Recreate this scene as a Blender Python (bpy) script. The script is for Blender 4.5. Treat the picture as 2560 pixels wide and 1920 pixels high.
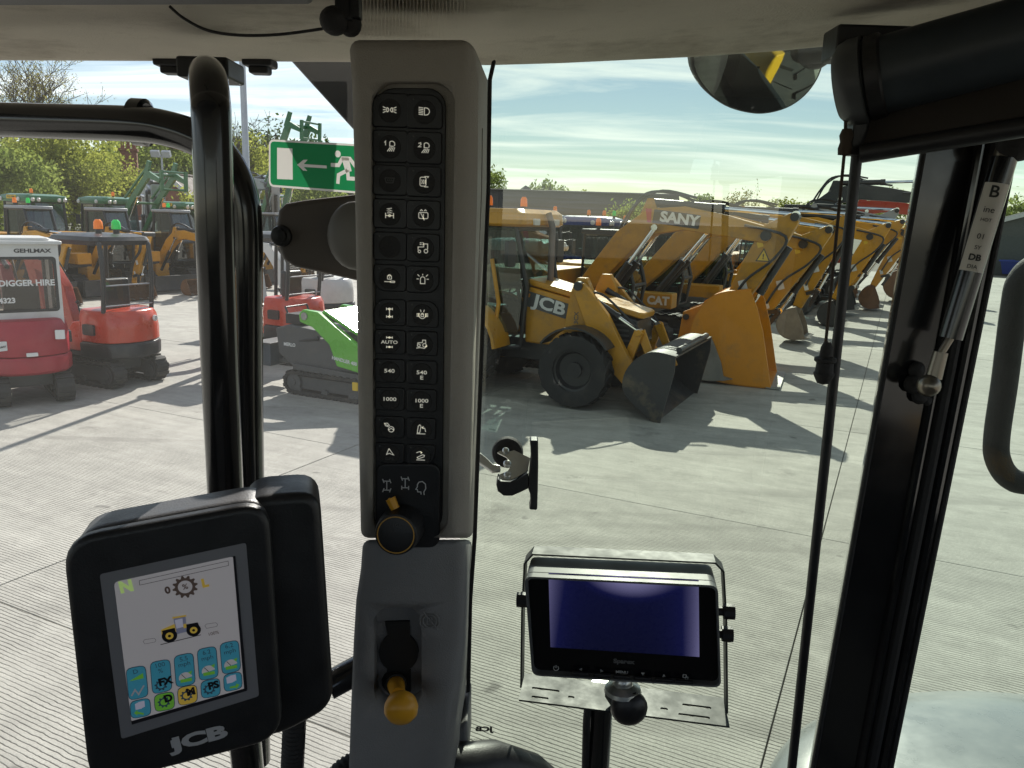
import bpy, bmesh, math, random
from math import sin, cos, pi, radians, atan2, sqrt
from mathutils import Vector, Matrix, noise
random.seed(7)
S = bpy.context.scene
COL = S.collection
for o in list(bpy.data.objects): bpy.data.objects.remove(o)
V = Vector
# ------------------------------------------------------------------ camera
CAMZ = 2.85; F = 1950.0; PITCH = radians(12.0); ROLL = radians(1.8)
FW = V((0, cos(PITCH), -sin(PITCH))); UP0 = V((0, sin(PITCH), cos(PITCH))); RT0 = V((1, 0, 0))
RT = RT0*cos(ROLL) + UP0*sin(ROLL); UP = -RT0*sin(ROLL) + UP0*cos(ROLL)
CAM = V((0, 0, CAMZ))
cd = bpy.data.cameras.new('camera'); cam = bpy.data.objects.new('camera', cd); COL.objects.link(cam)
cd.sensor_width = 36.0; cd.lens = F/2560*36; cd.clip_start = 0.02; cd.clip_end = 3000
cam.matrix_world = Matrix(((RT.x, UP.x, -FW.x, 0), (RT.y, UP.y, -FW.y, 0), (RT.z, UP.z, -FW.z, CAMZ), (0, 0, 0, 1)))
S.camera = cam
# ------------------------------------------------------------------ sky and sun
SUN_AZ = radians(8); SUN_EL = radians(35)
w = bpy.data.worlds.new('World'); S.world = w; w.use_nodes = True
nt = w.node_tree; nt.nodes.clear()
def N(t, tp, **k):
    n = t.nodes.new(tp)
    for a, b in k.items(): setattr(n, a, b)
    return n
sky = N(nt, 'ShaderNodeTexSky', sky_type='NISHITA', sun_disc=False, sun_elevation=SUN_EL, sun_rotation=SUN_AZ, air_density=1.0, dust_density=.12, ozone_density=1.0)
tc = N(nt, 'ShaderNodeTexCoord'); sep = N(nt, 'ShaderNodeSeparateXYZ')
# cloud layer: project the direction on a high flat sheet so that streaks run level
dv = N(nt, 'ShaderNodeMath', operation='ADD'); dv.inputs[1].default_value = 0.10
dx = N(nt, 'ShaderNodeMath', operation='DIVIDE'); dy = N(nt, 'ShaderNodeMath', operation='DIVIDE')
cmb = N(nt, 'ShaderNodeCombineXYZ')
mp = N(nt, 'ShaderNodeMapping'); mp.inputs['Rotation'].default_value = (0, 0, radians(14)); mp.inputs['Scale'].default_value = (0.42, 1.5, 1)
nz = N(nt, 'ShaderNodeTexNoise'); nz.inputs['Scale'].default_value = 1.15; nz.inputs['Detail'].default_value = 7; nz.inputs['Roughness'].default_value = .58; nz.inputs['Distortion'].default_value = .7
rp = N(nt, 'ShaderNodeValToRGB'); rp.color_ramp.elements[0].position = .43; rp.color_ramp.elements[1].position = .70
mx = N(nt, 'ShaderNodeMixRGB'); mx.inputs[2].default_value = (15.5, 15.7, 15.2, 1)
fac = N(nt, 'ShaderNodeMath', operation='MULTIPLY'); fac.inputs[1].default_value = .78
bg = N(nt, 'ShaderNodeBackground'); bg.inputs['Strength'].default_value = .075
wo = N(nt, 'ShaderNodeOutputWorld')
L = nt.links.new
L(tc.outputs['Generated'], sep.inputs[0]); L(sep.outputs[2], dv.inputs[0])
mxz = N(nt, 'ShaderNodeMath', operation='MAXIMUM'); mxz.inputs[1].default_value = .03
L(dv.outputs[0], mxz.inputs[0])
L(sep.outputs[0], dx.inputs[0]); L(mxz.outputs[0], dx.inputs[1]); L(sep.outputs[1], dy.inputs[0]); L(mxz.outputs[0], dy.inputs[1])
L(dx.outputs[0], cmb.inputs[0]); L(dy.outputs[0], cmb.inputs[1]); L(cmb.outputs[0], mp.inputs[0]); L(mp.outputs[0], nz.inputs['Vector'])
L(nz.outputs[0], rp.inputs[0]); L(rp.outputs[0], fac.inputs[0]); L(fac.outputs[0], mx.inputs[0])
L(sky.outputs[0], mx.inputs[1]); L(mx.outputs[0], bg.inputs[0]); L(bg.outputs[0], wo.inputs[0])
sl = bpy.data.lights.new('sun', 'SUN'); sl.energy = 5.0; sl.angle = radians(.53); sl.color = (1, .95, .87)
so = bpy.data.objects.new('sun', sl); COL.objects.link(so)
sd = V((sin(SUN_AZ)*cos(SUN_EL), cos(SUN_AZ)*cos(SUN_EL), sin(SUN_EL)))
so.rotation_euler = sd.to_track_quat('Z', 'Y').to_euler(); so.location = sd*60
S.view_settings.view_transform = 'Standard'; S.view_settings.look = 'None'; S.view_settings.exposure = 0.46; S.view_settings.gamma = 1.0
S.render.engine = 'CYCLES'
S.cycles.max_bounces = 7; S.cycles.transparent_max_bounces = 24; S.cycles.caustics_reflective = False; S.cycles.caustics_refractive = False
S.render.resolution_x = 1024; S.render.resolution_y = 768

# ------------------------------------------------------------------ photo pixel (2560 x 1920) to place
def ray(px, py): return FW + RT*((px-1280)/F) - UP*((py-960)/F)
def BY(px, py, Y): d = ray(px, py); return CAM + d*(Y/d.y)
def G(px, py, z=0): d = ray(px, py); return CAM + d*((z-CAMZ)/d.z)
def D(px, py, d): return CAM + ray(px, py)*d
def solve3(a, b, c, t): return Matrix((a, b, c)).transposed().inverted() @ t
def quadplane(tl, tr, br, bl, d):
    """parallelogram whose corners appear at four photo points; d = depth of the first"""
    a, b, c, e = ray(*tl), ray(*tr), ray(*br), ray(*bl)
    s = solve3(b, -c, e, a*d)        # b*s0 - c*s1 + e*s2 = a*d
    return CAM+a*d, b*s[0]+CAM, c*s[1]+CAM, e*s[2]+CAM

# yard axes: U runs along the ribs (machines face it), W along the parked rows
U = V((.90, -.436, 0)); VV = V((.436, .90, 0))

# ------------------------------------------------------------------ materials
MATS = {}
def lin(c):
    return tuple((x/12.92 if x <= .04045 else ((x+.055)/1.055)**2.4) for x in c)
def mat(name, col, rough=.5, metal=0, var=.12, vscale=6, bump=0, bscale=60, spec=.5, dirt=0, dcol=(.16, .13, .1), emit=0, coat=0, dscale=2.5):
    if name in MATS: return MATS[name]
    m = bpy.data.materials.new(name); m.use_nodes = True; t = m.node_tree; b = t.nodes['Principled BSDF']
    b.inputs['Roughness'].default_value = rough; b.inputs['Metallic'].default_value = metal; b.inputs['Specular IOR Level'].default_value = spec
    if coat: b.inputs['Coat Weight'].default_value = coat; b.inputs['Coat Roughness'].default_value = .08
    c = N(t, 'ShaderNodeTexCoord')
    base = None
    if var:
        n = N(t, 'ShaderNodeTexNoise'); n.inputs['Scale'].default_value = vscale; n.inputs['Detail'].default_value = 6; n.inputs['Roughness'].default_value = .65
        t.links.new(c.outputs['Object'], n.inputs['Vector'])
        mr = N(t, 'ShaderNodeMapRange'); mr.inputs['From Min'].default_value = .3; mr.inputs['From Max'].default_value = .7; mr.inputs['To Min'].default_value = 1-var; mr.inputs['To Max'].default_value = 1+var
        t.links.new(n.outputs[0], mr.inputs[0])
        h = N(t, 'ShaderNodeMixRGB', blend_type='MULTIPLY'); h.inputs[0].default_value = 1; h.inputs[1].default_value = (*col, 1)
        t.links.new(mr.outputs[0], h.inputs[2]); base = h.outputs[0]
        rr = N(t, 'ShaderNodeMapRange'); rr.inputs['From Min'].default_value = .3; rr.inputs['From Max'].default_value = .7; rr.inputs['To Min'].default_value = max(.03, rough-.08); rr.inputs['To Max'].default_value = min(1, rough+.1)
        t.links.new(n.outputs[0], rr.inputs[0]); t.links.new(rr.outputs[0], b.inputs['Roughness'])
    if dirt:
        n2 = N(t, 'ShaderNodeTexNoise'); n2.inputs['Scale'].default_value = dscale; n2.inputs['Detail'].default_value = 9; n2.inputs['Roughness'].default_value = .72
        t.links.new(c.outputs['Object'], n2.inputs['Vector'])
        m2 = N(t, 'ShaderNodeMapRange'); m2.inputs['From Min'].default_value = .52; m2.inputs['From Max'].default_value = .72; m2.inputs['To Max'].default_value = dirt
        t.links.new(n2.outputs[0], m2.inputs[0])
        x = N(t, 'ShaderNodeMixRGB'); x.inputs[2].default_value = (*dcol, 1); t.links.new(m2.outputs[0], x.inputs[0])
        if base: t.links.new(base, x.inputs[1])
        else: x.inputs[1].default_value = (*col, 1)
        base = x.outputs[0]
    if base: t.links.new(base, b.inputs['Base Color'])
    else: b.inputs['Base Color'].default_value = (*col, 1)
    if bump:
        n3 = N(t, 'ShaderNodeTexNoise'); n3.inputs['Scale'].default_value = bscale; n3.inputs['Detail'].default_value = 4
        t.links.new(c.outputs['Object'], n3.inputs['Vector'])
        bp = N(t, 'ShaderNodeBump'); bp.inputs['Strength'].default_value = bump; bp.inputs['Distance'].default_value = .01
        t.links.new(n3.outputs[0], bp.inputs['Height']); t.links.new(bp.outputs[0], b.inputs['Normal'])
    if emit:
        b.inputs['Emission Color'].default_value = (*col, 1); b.inputs['Emission Strength'].default_value = emit
    MATS[name] = m; return m
def glassmat(name, tint, refl=1.0, ior=1.5, rough=0.0, streak=0, veil=.0012):
    if name in MATS: return MATS[name]
    m = bpy.data.materials.new(name); m.use_nodes = True; t = m.node_tree; t.nodes.clear()
    tr = N(t, 'ShaderNodeBsdfTransparent'); tr.inputs[0].default_value = (*tint, 1)
    gl = N(t, 'ShaderNodeBsdfGlossy'); gl.inputs['Roughness'].default_value = rough
    fr = N(t, 'ShaderNodeLayerWeight'); fr.inputs['Blend'].default_value = .5      # same from both sides of the pane
    pw = N(t, 'ShaderNodeMath', operation='POWER'); pw.inputs[1].default_value = 5
    sc = N(t, 'ShaderNodeMath', operation='MULTIPLY_ADD'); sc.inputs[1].default_value = .9; sc.inputs[2].default_value = .08
    ml = N(t, 'ShaderNodeMath', operation='MULTIPLY'); ml.inputs[1].default_value = refl
    mxs = N(t, 'ShaderNodeMixShader'); out = N(t, 'ShaderNodeOutputMaterial')
    t.links.new(fr.outputs['Facing'], pw.inputs[0]); t.links.new(pw.outputs[0], sc.inputs[0]); t.links.new(sc.outputs[0], ml.inputs[0]); t.links.new(ml.outputs[0], mxs.inputs[0]); t.links.new(tr.outputs[0], mxs.inputs[1]); t.links.new(gl.outputs[0], mxs.inputs[2])
    last = mxs.outputs[0]
    if streak:   # dried dust specks, plus an even pale veil standing in for glare and haze
        c = N(t, 'ShaderNodeTexCoord'); n = N(t, 'ShaderNodeTexNoise'); n.inputs['Scale'].default_value = 55; n.inputs['Detail'].default_value = 8; n.inputs['Roughness'].default_value = .8
        n4 = N(t, 'ShaderNodeTexNoise'); n4.inputs['Scale'].default_value = 5
        t.links.new(c.outputs['Object'], n.inputs['Vector']); t.links.new(c.outputs['Object'], n4.inputs['Vector'])
        a = N(t, 'ShaderNodeMapRange'); a.inputs['From Min'].default_value = .62; a.inputs['From Max'].default_value = .85; a.inputs['To Max'].default_value = streak
        b4 = N(t, 'ShaderNodeMapRange'); b4.inputs['From Min'].default_value = .4; b4.inputs['From Max'].default_value = .7
        mu = N(t, 'ShaderNodeMath', operation='MULTIPLY')
        t.links.new(n.outputs[0], a.inputs[0]); t.links.new(n4.outputs[0], b4.inputs[0]); t.links.new(a.outputs[0], mu.inputs[0]); t.links.new(b4.outputs[0], mu.inputs[1])
        ad = N(t, 'ShaderNodeMath', operation='ADD'); ad.inputs[1].default_value = veil; t.links.new(mu.outputs[0], ad.inputs[0])
        df = N(t, 'ShaderNodeBsdfTranslucent'); df.inputs[0].default_value = (.8, .8, .76, 1)
        m3 = N(t, 'ShaderNodeMixShader'); t.links.new(ad.outputs[0], m3.inputs[0]); t.links.new(last, m3.inputs[1]); t.links.new(df.outputs[0], m3.inputs[2]); last = m3.outputs[0]
    t.links.new(last, out.inputs[0]); MATS[name] = m; return m

# ------------------------------------------------------------------ mesh kit
class MB:
    def __init__(s): s.v = []; s.f = []
    def add(s, vs, fs):
        n = len(s.v); s.v += [tuple(p) for p in vs]; s.f += [tuple(i+n for i in f) for f in fs]; return s
    def box(s, c, sz, R=None):
        hx, hy, hz = sz[0]/2, sz[1]/2, sz[2]/2; c = V(c)
        vs = [V((x, y, z)) for x in (-hx, hx) for y in (-hy, hy) for z in (-hz, hz)]
        if R is not None: vs = [R @ p for p in vs]
        return s.add([c+p for p in vs], [(0, 1, 3, 2), (4, 6, 7, 5), (0, 4, 5, 1), (2, 3, 7, 6), (0, 2, 6, 4), (1, 5, 7, 3)])
    def plate(s, poly, O, X, Y, t0, t1):
        """polygon in plane O+X*a+Y*b, thickened along X x Y from t0 to t1"""
        O, X, Y = V(O), V(X), V(Y); Nn = X.cross(Y).normalized(); n = len(poly)
        A = [O+X*a+Y*b+Nn*t0 for a, b in poly]; B = [p+Nn*(t1-t0) for p in A]
        return s.add(A+B, [tuple(range(n-1, -1, -1)), tuple(range(n, 2*n))]+[(i, (i+1) % n, n+(i+1) % n, n+i) for i in range(n)])
    def side(s, poly, y0, y1):   # polygon (x,z), thickness along y
        return s.plate(poly, (0, 0, 0), (1, 0, 0), (0, 0, 1), -y1, -y0)
    def plan(s, poly, z0, z1):
        return s.plate(poly, (0, 0, 0), (1, 0, 0), (0, 1, 0), z0, z1)
    def loft(s, rings, cap=True, closed=True):
        n = len(rings[0]); vs = [p for r in rings for p in r]; fs = []
        for k in range(len(rings)-1):
            for i in range(n if closed else n-1):
                j = (i+1) % n; fs.append((k*n+i, k*n+j, (k+1)*n+j, (k+1)*n+i))
        if cap: fs += [tuple(range(n-1, -1, -1)), tuple(range((len(rings)-1)*n, len(rings)*n))]
        return s.add(vs, fs)
    def tube(s, path, r, seg=8, cap=True, closed=False):
        P = [V(p) for p in path]; n = len(P); rs = r if isinstance(r, (list, tuple)) else [r]*n
        T = []
        for i in range(n):
            a = P[i]-P[i-1] if (i or closed) else P[1]-P[0]
            b = P[(i+1) % n]-P[i] if (i < n-1 or closed) else a
            t = a.normalized()+b.normalized(); T.append(t.normalized() if t.length > 1e-6 else a.normalized())
        u = T[0].orthogonal().normalized(); rings = []
        for i in range(n):
            u = (u-T[i]*u.dot(T[i])).normalized(); q = T[i].cross(u)
            rings.append([P[i]+(u*cos(2*pi*k/seg)+q*sin(2*pi*k/seg))*rs[i] for k in range(seg)])
        if closed: rings.append(rings[0])
        return s.loft(rings, cap and not closed)
    def cyl(s, a, b, r, seg=12, r1=None): return s.tube([a, b], [r, r if r1 is None else r1], seg)
    def lathe(s, prof, O, axis, seg=24, cap=False):
        O, ax = V(O), V(axis).normalized(); u = ax.orthogonal().normalized(); q = ax.cross(u)
        return s.loft([[O+ax*h+(u*cos(2*pi*k/seg)+q*sin(2*pi*k/seg))*r for k in range(seg)] for r, h in prof], cap)
    def ball(s, c, r, seg=12, rings=8, sc=(1, 1, 1)):
        c = V(c)
        return s.loft([[c+V((sin(pi*j/rings)*cos(2*pi*k/seg)*sc[0], sin(pi*j/rings)*sin(2*pi*k/seg)*sc[1], cos(pi*j/rings)*sc[2]))*r for k in range(seg)] for j in range(rings+1)], False)
    def stroke(s, pts, wd, O, X, Y, h, closed=False):
        """flat printed line of width wd following 2D pts"""
        O, X, Y = V(O), V(X), V(Y); Nn = X.cross(Y).normalized()*h
        p = [V((a, b)) for a, b in pts]; n = len(p); e = []
        for i in range(n):
            a = p[i]-p[i-1] if (i or closed) else p[1]-p[0]
            b = p[(i+1) % n]-p[i] if (i < n-1 or closed) else a
            if a.length < 1e-9: a = b
            if b.length < 1e-9: b = a
            t = (a.normalized()+b.normalized()); t = t.normalized() if t.length > 1e-6 else a.normalized()
            m = V((-t.y, t.x))*wd/2; k = 1/max(.45, t.dot(a.normalized())); e.append((p[i]+m*k, p[i]-m*k))
        vs = []
        for l, r in e: vs += [O+X*l.x+Y*l.y+Nn, O+X*r.x+Y*r.y+Nn]
        fs = [(2*i, 2*i+1, 2*i+3, 2*i+2) for i in range(n-1)]
        if closed: fs.append((2*n-2, 2*n-1, 1, 0))
        return s.add(vs, fs)
    def xf(s, M):
        s.v = [tuple(M @ V(p)) for p in s.v]; return s
    def build(s, name, m, parent=None, bevel=0, smooth=35, seg=2, solid=0):
        me = bpy.data.meshes.new(name); me.from_pydata(s.v, [], s.f); me.validate()
        bm = bmesh.new(); bm.from_mesh(me); bmesh.ops.recalc_face_normals(bm, faces=bm.faces); bm.to_mesh(me); bm.free()
        if m: me.materials.append(m)
        if smooth and len(me.polygons):
            me.polygons.foreach_set('use_smooth', [True]*len(me.polygons)); me.set_sharp_from_angle(angle=radians(smooth))
        o = bpy.data.objects.new(name, me); COL.objects.link(o)
        if parent: o.parent = parent
        if bevel:
            b = o.modifiers.new('bevel', 'BEVEL'); b.width = bevel; b.segments = seg; b.limit_method = 'ANGLE'; b.angle_limit = radians(40); b.harden_normals = True
        return o
def rrect(w, h, r, n=4, cx=0, cy=0):
    out = []
    for sx, sy, a in ((1, 1, 0), (-1, 1, 90), (-1, -1, 180), (1, -1, 270)):
        for k in range(n+1):
            t = radians(a+90*k/n); out.append((cx+sx*(w/2-r)+r*cos(t), cy+sy*(h/2-r)+r*sin(t)))
    return out
def circ(r, n=20, cx=0, cy=0, a0=0, a1=360, sy=1):
    full = abs(a1-a0) >= 360; m = n if full else n+1
    return [(cx+r*cos(radians(a0+(a1-a0)*k/n)), cy+sy*r*sin(radians(a0+(a1-a0)*k/n))) for k in range(m)]
def ribbon(cl, hw):
    """closed outline round a 2D centre line with half widths"""
    p = [V(q) for q in cl]; n = len(p); l = []; r = []
    for i in range(n):
        a = p[i]-p[i-1] if i else p[1]-p[0]
        b = p[i+1]-p[i] if i < n-1 else a
        t = (a.normalized()+b.normalized()).normalized(); m = V((-t.y, t.x))*hw[i]/max(.6, t.dot(a.normalized()))
        l.append(tuple(p[i]+m)); r.append(tuple(p[i]-m))
    return l+r[::-1]
def smoothpath(pts, n=6):
    P = [V(p) for p in pts]; out = []
    for i in range(len(P)-1):
        p0 = P[max(0, i-1)]; p1 = P[i]; p2 = P[i+1]; p3 = P[min(len(P)-1, i+2)]
        for k in range(n):
            t = k/n; out.append(.5*((2*p1)+(p2-p0)*t+(2*p0-5*p1+4*p2-p3)*t*t+(3*p1-p0-3*p2+p3)*t**3))
    return out+[P[-1]]
def tag(o, label=None, cat=None, group=None, kind=None):
    if label: o['label'] = label
    if cat: o['category'] = cat
    if group: o['group'] = group
    if kind: o['kind'] = kind
    return o
def empty(name, loc=(0, 0, 0), rz=0, sc=1):
    o = bpy.data.objects.new(name, None); COL.objects.link(o); o.location = loc; o.rotation_euler = (0, 0, rz); o.scale = (sc, sc, sc); o.empty_display_size = .1; return o
def thing(name, label, cat, loc=(0, 0, 0), rz=0, group=None, sc=1):
    return tag(empty(name, loc, rz, sc), label, cat, group)
def text(name, s, m, parent, O, X, Y, size, bold=0, extrude=.0006, align='CENTER', squash=1.0, mirror=False):
    """lettering as mesh, set in the plane O, X (reading direction), Y (up)"""
    c = bpy.data.curves.new(name, 'FONT'); c.body = s; c.size = size; c.align_x = align; c.align_y = 'CENTER'; c.offset = bold; c.extrude = extrude; c.resolution_u = 3
    t = bpy.data.objects.new(name, c); COL.objects.link(t)
    dg = bpy.context.evaluated_depsgraph_get(); me = bpy.data.meshes.new_from_object(t.evaluated_get(dg)); bpy.data.objects.remove(t); bpy.data.curves.remove(c)
    X, Y = V(X).normalized(), V(Y).normalized(); Z = X.cross(Y).normalized(); Y = Z.cross(X); O = V(O)
    if mirror: X = -X; 
    M = Matrix(((X.x*squash, Y.x, Z.x, O.x), (X.y*squash, Y.y, Z.y, O.y), (X.z*squash, Y.z, Z.z, O.z), (0, 0, 0, 1)))
    me.transform(M); me.materials.clear(); me.materials.append(m)
    o = bpy.data.objects.new(name, me); COL.objects.link(o)
    if parent: o.parent = parent
    return o
def cutout(o, cutters):
    """cut real recesses into a part"""
    for c in cutters:
        b = o.modifiers.new('cut', 'BOOLEAN'); b.object = c; b.operation = 'DIFFERENCE'; b.solver = 'EXACT'
    bpy.context.view_layer.update()
    dg = bpy.context.evaluated_depsgraph_get(); me = bpy.data.meshes.new_from_object(o.evaluated_get(dg))
    o.modifiers.clear(); old = o.data; o.data = me
    for c in cutters: bpy.data.objects.remove(c)
    me.polygons.foreach_set('use_smooth', [True]*len(me.polygons)); me.set_sharp_from_angle(angle=radians(35))
    return o
def dup(root, loc=None, rz=None, **tags):
    r = root.copy(); COL.objects.link(r)
    if loc is not None: r.location = loc
    if rz is not None: r.rotation_euler = (0, 0, rz)
    tag(r, **tags)
    for ch in list(root.children):
        c = ch.copy(); COL.objects.link(c); c.parent = r
        for g in ch.children:
            d = g.copy(); COL.objects.link(d); d.parent = c
    return r
# ------------------------------------------------------------------ cab materials
M_TRIM = mat('beige grey trim', (.31, .285, .25), .62, var=.12, vscale=9, bump=.25, bscale=900)
M_TRIML = mat('slate grey trim', (.20, .198, .20), .6, var=.12, vscale=9, bump=.25, bscale=900)
M_BLK = mat('black plastic', (.014, .014, .016), .42, var=.2, vscale=30, bump=.08, bscale=700)
M_BLKG = mat('gloss black paint', (.012, .012, .013), .16, var=.15, vscale=12, coat=.5)
M_BLKM = mat('matt black rubber', (.018, .017, .017), .75, var=.2, vscale=40, bump=.2, bscale=300)
M_STEEL = mat('zinc steel', (.55, .56, .54), .34, metal=.9, var=.1, vscale=30)
M_CHROME = mat('chrome rod', (.75, .76, .78), .12, metal=1, var=.05)
M_YEL = mat('yellow plastic', (.68, .33, .02), .4, var=.06, vscale=20)
M_PRINT = mat('white print', (.75, .74, .68), .6, var=0)
M_LIT = mat('backlit symbol', (.95, .92, .80), .6, var=0, emit=.14)
M_DIM = mat('unlit symbol', (.07, .07, .07), .6, var=0)
M_LABEL = mat('paper label', (.62, .58, .52), .6, var=.05)
M_INK = mat('black ink', (.015, .015, .015), .5, var=0)
M_CASE = mat('grey monitor metal', (.13, .135, .135), .45, metal=0, var=.06, vscale=30)

def headliner_mat():
    m = mat('headliner fabric', (.56, .51, .43), .9, var=.07, vscale=9, bump=.35, bscale=420, dirt=.55, dcol=(.16, .115, .075), dscale=7)
    return m
M_HEAD = headliner_mat()

cab = thing('tractor_cab', 'interior of the tractor cab: beige lining, grey pillar, black posts and windows', 'tractor cab', (0, 0, 0))
# roof lining: a soft sheet that comes down to the window head
mb = MB(); rows = []
edge = [(-500, 140), (0, 148), (468, 150), (875, 152), (1060, 158), (1225, 160), (1400, 155), (1720, 140), (1950, 124), (2120, 108), (2400, 85), (2800, 50)]
offs = [(1.045, -3, .03), (1.03, 3, 0), (1.0, 0, 0), (.975, -6, .0), (.93, -28, 0), (.85, -62, 0), (.74, -112, 0), (.6, -180, 0)]
for Y, dy, dz in offs: rows.append([BY(x, y+dy, Y)+V((0, 0, dz)) for x, y in edge])
zc = CAMZ+.19
rows.append([V((rows[-1][i].x*1.0, .2, zc)) for i in range(len(edge))]); rows.append([V((rows[-1][i].x*1.6, -1.05, zc)) for i in range(len(edge))])
mb.loft(rows, cap=False, closed=False); mb.build('roof_lining', M_HEAD, cab, smooth=60)
MB().box((0, -.05, CAMZ+.30), (2.6, 2.18, .10)).build('roof_panel', M_BLK, cab, bevel=.02)
# fine ribbed panel of the lining above the pillar
mb = MB()
for k in range(34):
    x = 872+k*9.0
    mb.tube([BY(x, -22, .6)-V((0, 0, .0002)), BY(x+.5, 46, .74)-V((0, 0, .0002)), BY(x+1, 93, .843)-V((0, 0, .0002))], .0005, 6)
mb.build('lining_rib', M_HEAD, cab)['kind'] = 'stuff'
# roof console edge along the top
a, b = BY(-250, 14, .55), BY(782, 10, .55)
mb = MB(); mb.loft([[p, p+V((0, .012, .008)), p+V((0, .03, .06)), p+V((0, -.25, .06)), p+V((0, -.25, .01))] for p in (a, b)]); mb.build('roof_console', M_TRIML, cab, bevel=.003)
for px in (430, 650): # clips under the window head
    mb = MB(); c = BY(px, 158, 1.0); mb.box(c, (.036, .03, .010)); mb.box(c-V((0, 0, .008)), (.024, .02, .010)); mb.build('lining_clip', M_BLK, cab, bevel=.003)
# lower cab shell behind and beside the driver: blocks the light as the real one does
mb = MB(); mb.box((0, -.1, CAMZ-1.15), (2.3, 2.2, .06)); mb.build('cab_floor', M_BLKM, cab)
mb = MB(); mb.box((0, -1.14, CAMZ-.62), (2.3, .06, .95)); mb.build('rear_panel', M_BLK, cab, bevel=.02)
for sx in (-1, 1):
    mb = MB(); mb.loft([[V((sx*1.1+dx, -1.05+dy, z)) for dx, dy in ((-.06, -.07), (.06, -.07), (.06, .07), (-.06, .07))] for z in (CAMZ-1.1, CAMZ+.24)]); mb.build('rear_post', M_TRIM, cab, bevel=.02)
    mb = MB(); mb.box((sx*1.12, -.1, CAMZ-.85), (.05, 1.9, .6)); mb.build('side_panel', M_BLK, cab, bevel=.01)
# ---- instrument pillar
def ring(py, l, r, rb, yf=.60, yb=.72):
    return [BY(l, py, yf), BY(r, py, yf), BY((r+rb)/2+4, py, yf+.012), BY(rb, py, yb), BY(l+8, py, yb)]
mb = MB(); mb.loft([ring(*a) for a in ((100, 876, 1170, 1172), (128, 874, 1174, 1190), (200, 880, 1165, 1220), (470, 887, 1162, 1217), (740, 892, 1158, 1205), (1050, 896, 1154, 1193), (1345, 902, 1150, 1182))])
pil = mb.build('pillar_shroud', M_TRIM, cab, bevel=.006, seg=3)
def pxz(px, py, Y=.6): p = BY(px, py, Y); return (p.x, p.z)
def polyY(pts, Y0, Y1): # photo outline -> plate between two Y planes
    m = MB(); m.plate([pxz(x, y) for x, y in pts], (0, .6, 0), (1, 0, 0), (0, 0, 1), .6-Y1, .6-Y0); return m
def rpoly(l, t, r, b, rad, n=5, l2=None, r2=None):
    """rounded outline in photo pixels, optionally tapering"""
    l2 = l if l2 is None else l2; r2 = r if r2 is None else r2; out = []
    for cx, cy, a in ((r-rad, t+rad, -90), (r2-rad, b-rad, 0), (l2+rad, b-rad, 90), (l+rad, t+rad, 180)):
        for k in range(n+1): out.append((cx+rad*cos(radians(a+90*k/n)), cy+rad*sin(radians(a+90*k/n))))
    return out
c1 = polyY(rpoly(926, 203, 1138, 1352, 58, l2=930, r2=1120), .55, .611).build('c', None)
slot = MB(); slot.tube([BY(1196, y, .645+.012*(y > 0)) for y in (320, 700, 1190)], .006, 10); c2 = slot.build('c', None)
cutout(pil, [c1, c2])
mb = MB(); mb.loft([[*ring(1349, 907, 1148, 1181, .612, .73)], [*ring(1420, 902, 1150, 1176, .612, .73)], [*ring(1500, 890, 1151, 1173, .612, .73)], [*ring(1600, 884, 1144, 1170, .610, .73)], [*ring(1700, 880, 1127, 1166, .607, .73)], [*ring(1800, 876, 1110, 1160, .604, .73)], [*ring(1990, 870, 1080, 1150, .60, .73)]])
low = mb.build('pillar_base', M_TRIML, cab, bevel=.006, seg=3)
c1 = polyY(rpoly(928, 1535, 1050, 1782, 40, l2=932, r2=1052), .55, .625).build('c', None)
kh = [(952, 1588), (1015, 1586)]+[(987+51*cos(radians(a)), 1666+51*sin(radians(a))) for a in range(-55, 60, 14)]+[(1018, 1712), (1018, 1768), (957, 1768), (957, 1712)]+[(987+51*cos(radians(a)), 1666+51*sin(radians(a))) for a in range(125, 240, 14)]
cutout(low, [c1])
polyY(kh, .6215, .624).build('lever_slot', M_INK, cab)
# pressed symbols beside the lever
mb = MB()
def press(mb, cx, cy, r):
    O = BY(cx, cy, .6085)
    for a0, a1, rr in ((-60, 60, 1.25), (120, 240, 1.25), (0, 360, .86)):
        mb.tube([O+V((r*rr*cos(radians(t)), 0, r*rr*sin(radians(t)))) for t in range(a0, a1+1, 20)], .0007, 6)
    mb.tube([O+V((a*r, 0, b*r)) for a, b in ((-.3, -.5), (-.3, .5), (.15, .5), (.3, .25), (.15, 0), (-.3, 0))], .0007, 6)
press(mb, 1074, 1553, .0066); mb.tube([BY(1058, 1530, .6085), BY(1094, 1574, .6085)], .0007, 6)
mb.build('brake_off_symbol', M_TRIML, cab)
mb = MB(); press(mb, 1083, 1718, .0068); O = BY(1083, 1768, .607)
for t0 in (-60, 120): mb.tube([O+V((.0085*cos(radians(t)), 0, .0085*sin(radians(t)))) for t in range(t0, t0+121, 20)], .0007, 6)
mb.tube([O+V((-.004, 0, .002)), O+V((.004, 0, -.001)), O+V((.005, 0, .003))], .0007, 6); mb.build('brake_on_symbol', M_TRIML, cab)
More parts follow.
